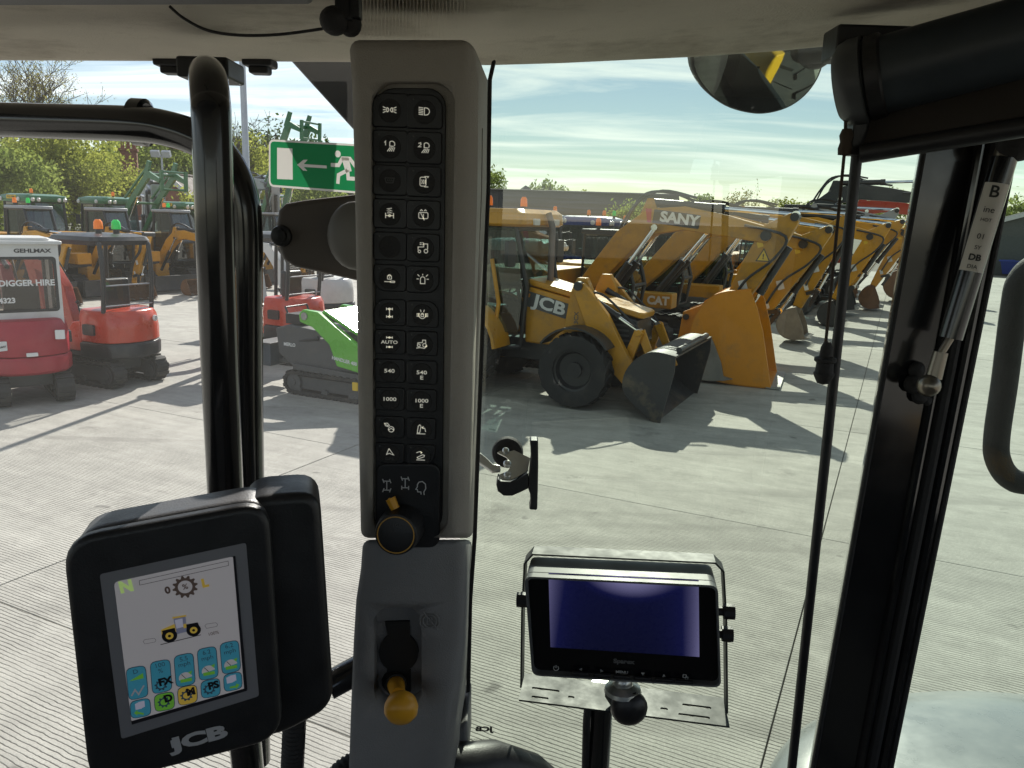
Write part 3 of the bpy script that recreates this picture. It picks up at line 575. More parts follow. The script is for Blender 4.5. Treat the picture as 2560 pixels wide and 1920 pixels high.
# ---- gas strut with its label
gs = thing('gas_strut', 'black gas strut with white printed label, fixed to the black corner post', 'strut')
s0, s1 = BY(2512, 395, .845), BY(2376, 845, .845)
mb = MB(); mb.tube([s0, s1], .0122, 20); mb.build('cylinder', M_BLKG, gs)
mb = MB(); mb.tube([s1, BY(2348, 890, .845)], .0042, 12); mb.tube([BY(2520, 330, .845), s0], [.008, .011], 14); mb.build('piston_rod', mat('dull rod', (.25, .22, .18), .35, metal=.8), gs)
mb = MB(); mb.tube([BY(2352, 880, .845), BY(2334, 945, .845)], [.0075, .0085], 14); mb.ball(BY(2322, 964, .842), .0125, 16, 10); mb.build('ball_socket', mat('dull rod', (0, 0, 0)), gs)
mb = MB(); mb.ball(BY(2545, 350, .84), .022, 14, 8, (1, .7, 1)); mb.build('upper_mount', M_BLKM, gs)
dirv = (s1-s0).normalized(); fr = (CAM-s0); fr = (fr-dirv*fr.dot(dirv)).normalized(); sd_ = dirv.cross(fr)
mb = MB(); n = 9; t0, t1 = .14, .62
ring_ = lambda t: [s0.lerp(s1, t)+(fr*cos(a_)+sd_*sin(a_))*.0126 for a_ in [radians(-62+124*k/(n-1)) for k in range(n)]]
mb.loft([ring_(t0), ring_(t1)], cap=False, closed=False); lb = mb.build('label', M_LABEL, gs, smooth=60)
for t, s_, z_ in ((.19, 'B', .017), (.285, 'ine', .009), (.34, 'HOT', .005), (.43, '01', .008), (.49, 'SY', .006), (.545, 'DB', .009), (.595, 'DIA', .006)):
    text('label_print', s_, M_INK, lb, s0.lerp(s1, t)+fr*.0129+sd_*0, -sd_ if (-sd_).x > 0 else sd_, -dirv, z_, .0003 if s_ in ('B', 'DB') else 0, .0001)
# ---- outside grab handle
gh = thing('grab_handle', 'black bent tubular handle outside the right window', 'handle')
mb = MB(); mb.tube(smoothpath([BY(2700, 640, 1.35), BY(2600, 660, 1.35), BY(2552, 700, 1.35), BY(2535, 770, 1.35), BY(2512, 950, 1.35), BY(2492, 1090, 1.35), BY(2495, 1150, 1.35), BY(2525, 1195, 1.35), BY(2580, 1210, 1.35), BY(2760, 1225, 1.35)], 8), .021, 20); mb.build('tube', M_BLKM, gh)
# ---- convex outside mirror
om = thing('door_mirror', 'rounded exterior mirror under the roof edge, top right', 'mirror')
mc = BY(1893, 120, 1.50); k2 = 1.50/F
out = [(-166, -40), (-166, 30), (-155, 70), (-125, 112), (-80, 145), (-30, 162), (20, 166), (75, 152), (120, 122), (152, 80), (168, 35), (172, -10), (160, -60), (100, -90), (-100, -90), (-150, -70)]
out = [(p.x, p.y) for p in smoothpath([V((a, b, 0)) for a, b in out+out[:1]], 4)][:-1]
MNN = V((.077, -.931, -.354)).normalized(); MNX = V((1, .083, 0)); MNX = (MNX-MNN*MNX.dot(MNN)).normalized(); MNY = MNN.cross(MNX)
pl = []
for x, y in out:
    r_ = ray(1893+x, 120+y); n_ = MNX.cross(MNY); t = n_.dot(mc-CAM)/n_.dot(r_); p = CAM+r_*t-mc; pl.append((p.dot(MNX), p.dot(MNY)))
mb = MB(); mb.plate(pl, mc, MNX, MNY, -.03, 0); mb.build('housing', M_BLK, om, bevel=.006, seg=3)
mb = MB(); cxm = sum(a for a, b in pl)/len(pl); cym = sum(b for a, b in pl)/len(pl); nn = MNX.cross(MNY)
rg = [[mc+MNX*(cxm+(a-cxm)*s_)+MNY*(cym+(b-cym)*s_)+nn*(.001+.005*(1-s_*s_)) for a, b in pl] for s_ in (.955, .8, .6, .4, .2, .02)]
mb.loft(rg, cap=False); mb.build('mirror_glass', mat('mirror silver', (.80, .82, .80), .02, metal=1, var=0), om, smooth=80)
mb = MB(); mb.cyl(BY(2010, 132, 1.5), BY(2110, 118, 1.45), .022, 14); mb.ball(BY(2040, 130, 1.5), .03, 12, 8); mb.build('arm', M_BLK, om)
# ---- glass marking on the right window
gm = thing('glass_marking', 'small black mirrored maker stamp printed low on the right window', 'marking')
gX = V((1, 0, 0)); gY = V((0, 0, 1))
text('letters', 'JCB', M_INK, gm, BY(1210, 1823, 1.04), gX, gY, .011, .0006, .0001, squash=1.5, mirror=True)
for k, s_ in enumerate(('SAINT-GOBAIN SEKURIT', 'DOT 33 M52 AS2', '43R-008082', '', '400/E2394')):
    if s_: text('small_print', s_, mat('grey ink', (.10, .11, .10), .6, var=0), gm, BY(1205+(-6 if k == 4 else 0), 1849+k*9.5, 1.04), gX, gY, .0038, 0, .00005, mirror=True)

# ------------------------------------------------------------------ touch display on the post
td = thing('touch_display', 'black tilted touch display showing tractor functions on a white screen', 'display')
def Z7(zx, zy): return (120+zx/2.242, 1180+zy/2.242)
q = quadplane((150, 1352), (672, 1255), (708, 1850), (222, 1975), .50)
TO = q[0]; TX = (q[1]-q[0]).normalized(); TN = (q[1]-q[0]).cross(q[0]-q[3]).normalized(); TY = TN.cross(TX)
def tp(px, py): r_ = ray(px, py); t = TN.dot(TO-CAM)/TN.dot(r_); p = CAM+r_*t-TO; return (p.dot(TX), p.dot(TY))
def zt(zx, zy): return tp(*Z7(zx, zy))
def roundpoly(P, r, n=4):
    out = []; P = [V(p) for p in P]; m = len(P)
    for i in range(m):
        a, b, c = P[i-1], P[i], P[(i+1) % m]; u = (a-b); v_ = (c-b); rr = min(r, u.length*.45, v_.length*.45); p0 = b+u.normalized()*rr; p1 = b+v_.normalized()*rr
        for k in range(n+1):
            t = k/n; out.append(tuple(p0*(1-t)**2+b*2*t*(1-t)+p1*t*t))
    return out
fr_ = [zt(60, 395), zt(1232, 170), zt(1312, 1500), zt(228, 1810)]
fr_ = [tp(150, 1352), tp(672, 1255), tp(708, 1850), tp(222, 1975)]
mb = MB(); mb.plate(roundpoly(fr_, .022, 6), TO, TX, TY, -.014, 0); mb.build('front_bezel', M_BLK, td, bevel=.005, seg=3)
mb = MB(); mb.plate(roundpoly([(a*.985+.001, b*.985-.001) for a, b in fr_], .022, 6), TO, TX, TY, -.055, -.0142); mb.build('rear_shell', mat('grey black shell', (.09, .09, .095), .42, var=.1, vscale=20, bump=.1, bscale=600), td, bevel=.008, seg=3)
def tpo(px, py, off): r_ = ray(px, py); O_ = TO+TN*off; t = TN.dot(O_-CAM)/TN.dot(r_); p = CAM+r_*t-O_; return (p.dot(TX), p.dot(TY))
bx = [tpo(610, 1246, -.02), tpo(800, 1232, -.02), tpo(836, 1772, -.02), tpo(690, 1850, -.02), tpo(560, 1850, -.02)]
mb = MB(); mb.plate(roundpoly(bx, .016, 5), TO, TX, TY, -.075, -.020); mb.build('side_housing', M_BLK, td, bevel=.007, seg=3)
tX, tY = TX, TY
def poly3(name, pts, m, lay, rnd=0, par=None):
    P = [zt(*p) for p in pts]; P = roundpoly(P, rnd, 3) if rnd else P
    mb = MB(); mb.add([TO+TX*a+TY*b+TN*(.0003*lay) for a, b in P], [tuple(range(len(P)))]); return mb.build(name, m, par or td, smooth=0)
E = lambda nm, c, s: mat('screen '+nm, c, .35, var=0, emit=s, spec=.4)
Ew = E('white', (.36, .345, .36), .22); Eb = E('blue', (.04, .21, .30), .22); Eg = E('green', (.12, .33, .04), .22); Ey = E('yellow', (.45, .31, .05), .22); Ek = E('black', (.012, .012, .016), .05); En = E('pale green', (.42, .58, .20), .25); Egr = E('grey', (.25, .25, .28), .2)
poly3('screen_frame', [(290, 572), (1110, 395), (1183, 1255), (412, 1495)], mat('screen frame grey', (.20, .20, .22), .4, var=.03, emit=0), 1, .002)
scr = poly3('screen', [(370, 615), (1045, 470), (1110, 1215), (470, 1405)], Ew, 2, .003)
SD = (V(zt(1110, 395))-V(zt(290, 572))).normalized(); SX = TX*SD.x+TY*SD.y; SYv = TN.cross(SX)
def stx(s_, zx, zy, size, m, bold=0, lay=4, squash=1): a, b = zt(zx, zy); return text('screen_text', s_, m, scr, TO+TX*a+TY*b+TN*(.0003*lay), SX, SYv, size*.54, bold*.5, .00002, squash=squash)
def sst(pts, wd, m, nm='screen_line', lay=4):
    mb = MB(); mb.stroke([zt(*p) for p in pts], wd*.7, TO, TX, TY, .0003*lay); return mb.build(nm, m, scr, smooth=0)
mm = .0122/100  # metres per zoom pixel on the screen, about
poly3('screen_edge_strip', [(1037, 470), (1050, 467), (1118, 1215), (1100, 1218)], Ek, 3, par=scr); poly3('screen_edge_strip', [(468, 1392), (1112, 1206), (1116, 1222), (472, 1412)], Ek, 3.2, par=scr)  # black strips along the right and bottom edges of the screen
sst([(513, 605), (1010, 495), (1013, 520), (516, 630), (513, 605)], .0004, Ek)
stx('N', 440, 640, .020, En, .0012); stx('L', 880, 620, .015, Ey, .001); stx('0', 672, 660, .0125, mat('screen brown', (.10, .07, .06), .4, var=0, emit=.1), .0006)
def gear(zx, zy, r0, r1, teeth, m, lay=4):
    c = V(zt(zx, zy)); P = []
    for k in range(teeth*4):
        a = 2*pi*k/(teeth*4); P.append((r1 if k % 4 < 2 else r0)*1.0)
    vs = [c+V((cos(2*pi*k/(teeth*4)), sin(2*pi*k/(teeth*4))))*P[k] for k in range(teeth*4)]; inn = [c+V((cos(2*pi*k/(teeth*4)), sin(2*pi*k/(teeth*4))))*r0*.72 for k in range(teeth*4)]
    n = len(vs); mb = MB(); mb.add([TO+TX*p.x+TY*p.y+TN*.0003*lay for p in vs+inn], [(i, (i+1) % n, n+(i+1) % n, n+i) for i in range(n)]); mb.build('screen_gear', m, scr, smooth=0)
Ebr = MATS['screen brown']
gear(770, 640, 52*mm, 66*mm, 12, Ebr); stx('%', 770, 640, .010, Ebr, .0002)
# tractor picture
def disc(zx, zy, r, m, lay):
    c = zt(zx, zy); mb = MB(); mb.add([TO+TX*(c[0]+a)+TY*(c[1]+b)+TN*.0003*lay for a, b in circ(r, 20)], [tuple(range(20))]); mb.build('screen_picture', m, scr, smooth=0)
poly3('screen_picture', [(635, 880), (715, 845), (722, 890), (690, 905), (640, 915)], Ey, 4, par=scr); poly3('screen_picture', [(640, 885), (712, 868), (716, 885), (645, 900)], Ek, 4.3, par=scr)
poly3('screen_picture', [(703, 812), (772, 800), (780, 890), (722, 905)], E('steel', (.16, .17, .25), .2), 4, par=scr); poly3('screen_picture', [(698, 808), (776, 795), (777, 804), (700, 817)], Ey, 5, par=scr); poly3('screen_picture', [(712, 825), (755, 815), (760, 862), (722, 872)], E('pale', (.4, .4, .5), .2), 5, par=scr); poly3('screen_picture', [(760, 846), (776, 843), (778, 866), (762, 870)], Ey, 5.4, par=scr)
poly3('screen_picture', [(775, 850), (840, 838), (855, 870), (780, 890)], Ek, 4, par=scr)
for a, b, r in ((683, 912, 40), (818, 880, 38)): disc(a, b, r*mm, Ek, 5); disc(a, b, r*.52*mm, Ey, 5.5); disc(a, b, r*.2*mm, Ek, 6)
sst([(632, 963), (858, 908)], .0007, Ek); stx('100%', 928, 900, .0062, Ebr)
for a in ((535, 945), (880, 858)): sst([(a[0], a[1]), (a[0]+8, a[1]-10), (a[0]+62, a[1]-18), (a[0]+72, a[1]-8), (a[0]+66, a[1]+3), (a[0]+10, a[1]+14), (a[0], a[1])], .0003, Ek)
tall = [[(440, 1100), (545, 1080), (563, 1250), (458, 1275)], [(575, 1065), (682, 1045), (695, 1215), (590, 1240)], [(708, 1030), (812, 1008), (826, 1180), (722, 1202)], [(838, 993), (940, 972), (955, 1142), (852, 1165)], [(965, 960), (1065, 938), (1080, 1105), (980, 1130)]]
short = [[(462, 1285), (570, 1262), (578, 1355), (470, 1378)], [(597, 1248), (703, 1225), (711, 1318), (605, 1340)], [(728, 1208), (832, 1187), (838, 1283), (735, 1305)], [(858, 1172), (960, 1150), (966, 1245), (864, 1265)], [(985, 1135), (1083, 1115), (1088, 1205), (992, 1228)]]
Edk = E('navy', (.03, .06, .09), .15)
def grow(P, d):
    c = (sum(p[0] for p in P)/4, sum(p[1] for p in P)/4); return [(p[0]+(d if p[0] > c[0] else -d), p[1]+(d if p[1] > c[1] else -d)) for p in P]
for P in tall+short: poly3('screen_button_edge', grow(P, 4), Edk, 3.4, .004, par=scr)
for P in tall: poly3('screen_button', P, Eb, 3.8, .0035, par=scr)
for P, m in zip(short, (Eb, Eg, Ey, Eb, Eb)): poly3('screen_button', P, m, 3.8, .0035, par=scr)
for s_, zx, zy in (('D', 492, 1115), ('100', 628, 1078), ('%', 632, 1110), ('5.5', 762, 1043), ('mph', 765, 1072), ('6.2', 890, 1006), ('mph', 894, 1037), ('6.2', 1016, 970), ('mph', 1020, 1001)): stx(s_, zx, zy, .0085, Edk)
for zx, zy, s_ in ((635, 1190, 'FX'), (652, 1285, 'D'), (778, 1248, 'M'), (905, 1212, 'PS')): gear(zx, zy, 26*mm, 34*mm, 9, Edk); stx(s_, zx+24, zy-22, .0135, Ek, .0008, 5)
for zx, zy in ((773, 1150), (901, 1112), (1026, 1078)):
    c = zt(zx, zy); mb = MB(); mb.add([TO+TX*(c[0]+a)+TY*(c[1]+b)+TN*.0012 for a, b in circ(36*mm, 14, 0, 0, 5, 190)], [tuple(range(15))]); mb.build('screen_gauge', Ew, scr, smooth=0)
    sst([(zx-24, zy-22), (zx, zy)], .0006, Ek, lay=5); poly3('screen_gauge_mark', [(zx-30, zy+8), (zx+34, zy-4), (zx+36, zy+14), (zx-28, zy+26)], Eg, 5, par=scr); poly3('screen_gauge_mark', [(zx+14, zy-34), (zx+36, zy-44), (zx+30, zy-20)], Eg, 5, par=scr)
poly3('screen_ramp', [(455, 1168), (535, 1120), (538, 1150)], Eg, 4.6, par=scr); sst([(470, 1250), (490, 1215), (510, 1240), (540, 1190)], .0015, Egr, lay=4.6)
for cx, cy, a in ((524, 1312, -1), (1035, 1165, 1)):
    for d in (0, 9, 18): poly3('screen_page', [(cx-35+d, cy-18-d*.6), (cx+d, cy-26-d*.6), (cx+4+d, cy+8-d*.6), (cx-31+d, cy+16-d*.6)], E('pale', (0, 0, 0), 0), 4.2+d*.03, par=scr)
    x0 = cx+a*40; poly3('screen_arrow', [(x0, cy+32 if a < 0 else cy+20), (x0-a*20, cy+14), (x0-a*20, cy+24), (x0-a*55, cy+32), (x0-a*55, cy+42), (x0-a*20, cy+36), (x0-a*20, cy+46)], Eg, 5.2, par=scr)
a, b = zt(850, 1490); text('logo', 'JCB', mat('logo grey', (.45, .45, .47), .4, var=0), td, TO+TX*a+TY*b+TN*.0006, SX, SYv, .0135, .0007, .0001, squash=1.75)
a, b = zt(716, 1518); mb = MB(); mb.plate(rrect(.006, .006, .0005), TO+TX*a+TY*b, SX, SYv, .0003, .0006); mb.build('logo_mark', mat('logo grey', (0, 0, 0)), td)
# arm to the pillar and corrugated hoses
mb = MB(); mb.tube([BY(820, 1715, .66), BY(930, 1655, .68)], .0135, 16); mb.build('support_arm', M_BLKG, td)
hz = thing('corrugated_hose', 'black corrugated cable hose below the touch display', 'hose', group='corrugated hoses')
def corr(path, r, pitch, par, nm='sleeve'):
    P = smoothpath(path, 10); d = 0; out = []; rs = []
    L_ = [0]
    for i in range(1, len(P)): L_.append(L_[-1]+(P[i]-P[i-1]).length)
    n = int(L_[-1]/pitch)*4
    for k in range(n+1):
        t = L_[-1]*k/n; i = max(j for j in range(len(L_)) if L_[j] <= t+1e-9); i = min(i, len(P)-2); f = (t-L_[i])/max(1e-9, L_[i+1]-L_[i]); out.append(P[i].lerp(P[i+1], f)); rs.append(r*(1.0 if k % 4 < 2 else .86))
    mb = MB(); mb.tube(out, rs, 16); mb.build(nm, M_BLKM, par, smooth=60)
corr([BY(738, 1770, .62), BY(734, 1850, .62), BY(728, 1980, .62)], .0105, .0042, hz)
h2 = thing('corrugated_hose', 'short end of corrugated hose at the foot of the pillar', 'hose', group='corrugated hoses'); corr([BY(800, 1990, .66), BY(850, 1925, .66), BY(905, 1890, .67)], .009, .004, h2)
# ------------------------------------------------------------------ camera monitor
mo = thing('camera_monitor', 'small monitor with dark blue screen in a steel bracket on a black stalk', 'monitor')
def Zm(zx, zy): return (1260+zx/2.86, 1340+zy/2.86)
q = quadplane(Zm(150, 270), Zm(1525, 335), Zm(1548, 1062), Zm(205, 975), .78)
MO = q[0]; MX = (q[1]-q[0]).normalized(); MN = (q[1]-q[0]).cross(q[0]-q[3]).normalized(); MY = MN.cross(MX)
def mp_(zx, zy, t=0):
    px, py = Zm(zx, zy); r_ = ray(px, py); O_ = MO+MN*t; s_ = MN.dot(O_-CAM)/MN.dot(r_); p = CAM+r_*s_-O_; return (p.dot(MX), p.dot(MY))
FC = [mp_(150, 270), mp_(1525, 335), mp_(1548, 1062), mp_(205, 975)]
mb = MB(); mb.plate(roundpoly(FC, .008, 4), MO, MX, MY, -.046, -.004); mb.build('case', M_CASE, mo, bevel=.003)
# hood: frame round the front that stands proud
inner = [mp_(168, 285), mp_(1510, 350), mp_(1535, 1050), mp_(215, 965)]
ro, ri_ = roundpoly(FC, .008, 4), roundpoly(inner, .007, 4); n = len(ro); mb = MB()
v3 = lambda P, t: [MO+MX*a+MY*b+MN*t for a, b in P]
mb.loft([v3(ro, -.004), v3(ro, .006), v3(ri_, .006), v3(ri_, -.0035)], cap=False); mb.build('hood', M_CASE, mo)
mb = MB(); mb.plate(roundpoly(inner, .007, 4), MO, MX, MY, -.0045, -.0030); mb.build('front_panel', mat('monitor black', (.006, .006, .007), .25, var=0), mo)
LC = [(318, 262), (1392, 312), (1397, 865), (332, 795)]; T0 = -.0028
P = [mp_(*p, T0) for p in LC]; mb = MB(); mb.add([MO+MX*a+MY*b+MN*T0 for a, b in P], [(0, 1, 2, 3)])
m = bpy.data.materials.new('blue glowing screen'); m.use_nodes = True; t = m.node_tree; b = t.nodes['Principled BSDF']; b.inputs['Base Color'].default_value = (.012, .014, .05, 1); b.inputs['Roughness'].default_value = .12
# uneven backlight: brighter towards the top middle and the side edges
tcx = N(t, 'ShaderNodeTexCoord'); sp_ = N(t, 'ShaderNodeSeparateXYZ'); t.links.new(tcx.outputs['Generated'], sp_.inputs[0])
def mth(op, a, b_=None, c_=None):
    n_ = N(t, 'ShaderNodeMath', operation=op)
    for i, v_ in enumerate((a, b_, c_)):
        if v_ is None: continue
        if isinstance(v_, (int, float)): n_.inputs[i].default_value = v_
        else: t.links.new(v_, n_.inputs[i])
    return n_.outputs[0]
gx, gz = sp_.outputs[0], sp_.outputs[2]
d1 = mth('ADD', mth('POWER', mth('MULTIPLY', mth('SUBTRACT', gx, .52), 2.7), 2), mth('POWER', mth('MULTIPLY', mth('SUBTRACT', gz, 1.0), 2.6), 2))
s1_ = mth('POWER', mth('MAXIMUM', mth('SUBTRACT', 1, d1), 0), 1.7)
s2_ = mth('POWER', gx, 9); s3_ = mth('POWER', mth('SUBTRACT', 1, gx), 9)
glow = mth('ADD', mth('ADD', s1_, mth('MULTIPLY', s2_, .8)), mth('ADD', mth('MULTIPLY', s3_, .6), mth('MULTIPLY', gz, .12)))
cr = N(t, 'ShaderNodeValToRGB'); cr.color_ramp.elements[0].position = 0; cr.color_ramp.elements[0].color = (.002, .0025, .014, 1); cr.color_ramp.elements[1].position = 1.0; cr.color_ramp.elements[1].color = (.20, .19, .36, 1)
e_ = cr.color_ramp.elements.new(.3); e_.color = (.005, .006, .045, 1)
t.links.new(glow, cr.inputs[0]); t.links.new(cr.outputs[0], b.inputs['Emission Color']); b.inputs['Emission Strength'].default_value = .55
nr = N(t, 'ShaderNodeTexNoise'); nr.inputs['Scale'].default_value = 14; nr.inputs['Detail'].default_value = 8; t.links.new(tcx.outputs['Generated'], nr.inputs['Vector']); rm = N(t, 'ShaderNodeMapRange'); rm.inputs[3].default_value = .08; rm.inputs[4].default_value = .5; t.links.new(nr.outputs[0], rm.inputs[0]); t.links.new(rm.outputs[0], b.inputs['Roughness'])
mb.build('screen', m, mo, smooth=0)
MMX = lambda zx, zy, t=-.0026: MO+MX*mp_(zx, zy, t)[0]+MY*mp_(zx, zy, t)[1]+MN*t
M_MP = mat('monitor print', (.55, .55, .53), .5, var=0)
text('maker_name', 'Sparex', mat('dim print', (.12, .12, .12), .5, var=0), mo, MMX(856, 898), MX, MY, .0062, .0003, .0001, squash=1.2)
text('button_legend', 'MENU', M_MP, mo, MMX(843, 976), MX, MY, .0045, .0001, .0001)
for zx, zy, pts in ((548, 955, [(-1, 0), (.8, 1), (.8, -1)]), (700, 966, [(1, 0), (-.8, 1), (-.8, -1)]), (994, 988, [(0, -1), (1, .8), (-1, .8)]), (1143, 1000, [(0, 1), (1, -.8), (-1, -.8)])):
    mb = MB(); mb.add([MMX(zx, zy)+MX*a*.0018+MY*b_*.0018 for a, b_ in pts], [(0, 1, 2)]); mb.build('button_symbol', M_MP, mo, smooth=0)
mb = MB(); O = MMX(372, 945); mb.stroke([(a, b_) for a, b_ in circ(.0026, 16, 0, 0, 125, 415)], .0008, O, MX, MY, 0); mb.stroke([(0, .0034), (0, 0)], .0008, O, MX, MY, .0001); mb.build('power_symbol', M_MP, mo, smooth=0)
mb = MB(); O = MMX(1297, 1008); mb.stroke(rrect(.0032, .0032, .0003, 1, -.0008, .0008), .0008, O, MX, MY, 0, True); mb.stroke(rrect(.0026, .0026, .0003, 1, .0012, -.0012), .0008, O, MX, MY, .0001, True); mb.build('button_symbol', M_MP, mo, smooth=0)
for zx, zy in ((548, 985), (700, 996), (843, 1008), (994, 1020), (1143, 1032), (1290, 1044)):
    mb = MB(); mb.box(MMX(zx, zy, .004), (.017, .004, .004), Matrix((MX, MN, MY)).transposed()); mb.build('push_button', M_BLK, mo, bevel=.001)
mb = MB(); mb.box(MMX(1415, 345, -.002), (.004, .001, .0025), Matrix((MX, MN, MY)).transposed()); mb.build('red_mark', mat('red mark', (.3, .01, .01), .5, var=0), mo)
M_YOKE = mat('grey painted yoke', (.032, .035, .033), .55, var=.15, vscale=40)
# steel yoke round the case
def mq(zx, zy, t): a, b_ = mp_(zx, zy, t); return (a, b_)
yt = -.040
path = [mq(135, 1045, yt), mq(142, 520, yt), mq(160, 175, yt), mq(215, 112, yt), mq(1500, 172, yt), mq(1556, 230, yt), mq(1575, 560, yt), mq(1582, 1225, yt)]
pr = roundpoly(path+[], 0.0, 1) if False else path
mb = MB(); cl = [V(p) for p in path]; th = .0018
for i in range(len(cl)-1):
    a_, b_ = cl[i], cl[i+1]; d_ = (b_-a_).normalized(); nn_ = V((-d_.y, d_.x))*th; e0 = d_*.0008
    mb.plate([tuple(a_-e0), tuple(b_+e0), tuple(b_+e0+nn_), tuple(a_-e0+nn_)], MO+MX*0+MN*yt, MX, MY, -.012, .010)
mb.build('yoke', M_YOKE, mo)
b0, b1 = MO+MX*path[0][0]+MY*path[0][1]+MN*yt, MO+MX*path[-1][0]+MY*path[-1][1]+MN*yt
bx_ = (b1-b0).normalized(); by_ = MN.cross(bx_); wd = (b1-b0).length
mb = MB(); mb.plate([(0, -.016), (wd, -.016), (wd, .034), (0, .034)], b0, bx_, MN, -.001, .001); ypl = mb.build('yoke_base', M_YOKE, mo)
cut = MB()
for cx, cy, sx_ in ((.12, .010, .030), (.10, .026, .018), (.86, .006, .030), (.84, .024, .032), (.70, .018, .008), (.25, .018, .007)):
    cut.plate(rrect(sx_, .0042, .002, 3, cx*wd, cy), b0, bx_, MN, -.01, .01)
cutout(ypl, [cut.build('c', None)])
for zx, zy in ((1612, 540), (1600, 700), (128, 455)):
    c_ = MO+MX*mp_(zx, zy, -.018)[0]+MY*mp_(zx, zy, -.018)[1]-MN*.018; sg_ = 1 if zx > 500 else -1
    mb = MB(); mb.lathe([(.0001, -.012*sg_), (.0048, -.012*sg_), (.0048, -.006*sg_), (.0078, -.006*sg_), (.0082, 0), (.0078, .005*sg_), (.0001, .005*sg_)], c_, MX, 10); mb.build('clamp_knob', M_BLK, mo)
c_ = MMX(850, 1045, -.004); mb = MB(); mb.ball(c_, .010, 14, 10); mb.lathe([(.019, -.010), (.018, -.006), (.010, -.002)], c_, MY, 20); mb.build('ball_joint', M_STEEL, mo)
mb = MB(); mb.tube([MMX(800, 1110, -.02), MMX(890, 1240, .004)], .013, 14); mb.ball(MMX(893, 1225, .004), .019, 16, 10, (1, .7, 1)); mb.build('clamp', M_BLK, mo)
mb = MB(); mb.tube([Vp for Vp in (BY(*Zm(705, 1070), .86), BY(*Zm(690, 1250), .86), BY(*Zm(650, 1900), .88))], .0155, 20); mb.build('stalk', M_BLKG, mo)
mb = MB(); mb.tube(smoothpath([BY(*Zm(640, 1120), .85), BY(*Zm(600, 1230), .85), BY(*Zm(588, 1400), .85), BY(*Zm(580, 1800), .87)]), .0048, 10); mb.build('cable', M_BLKM, mo)
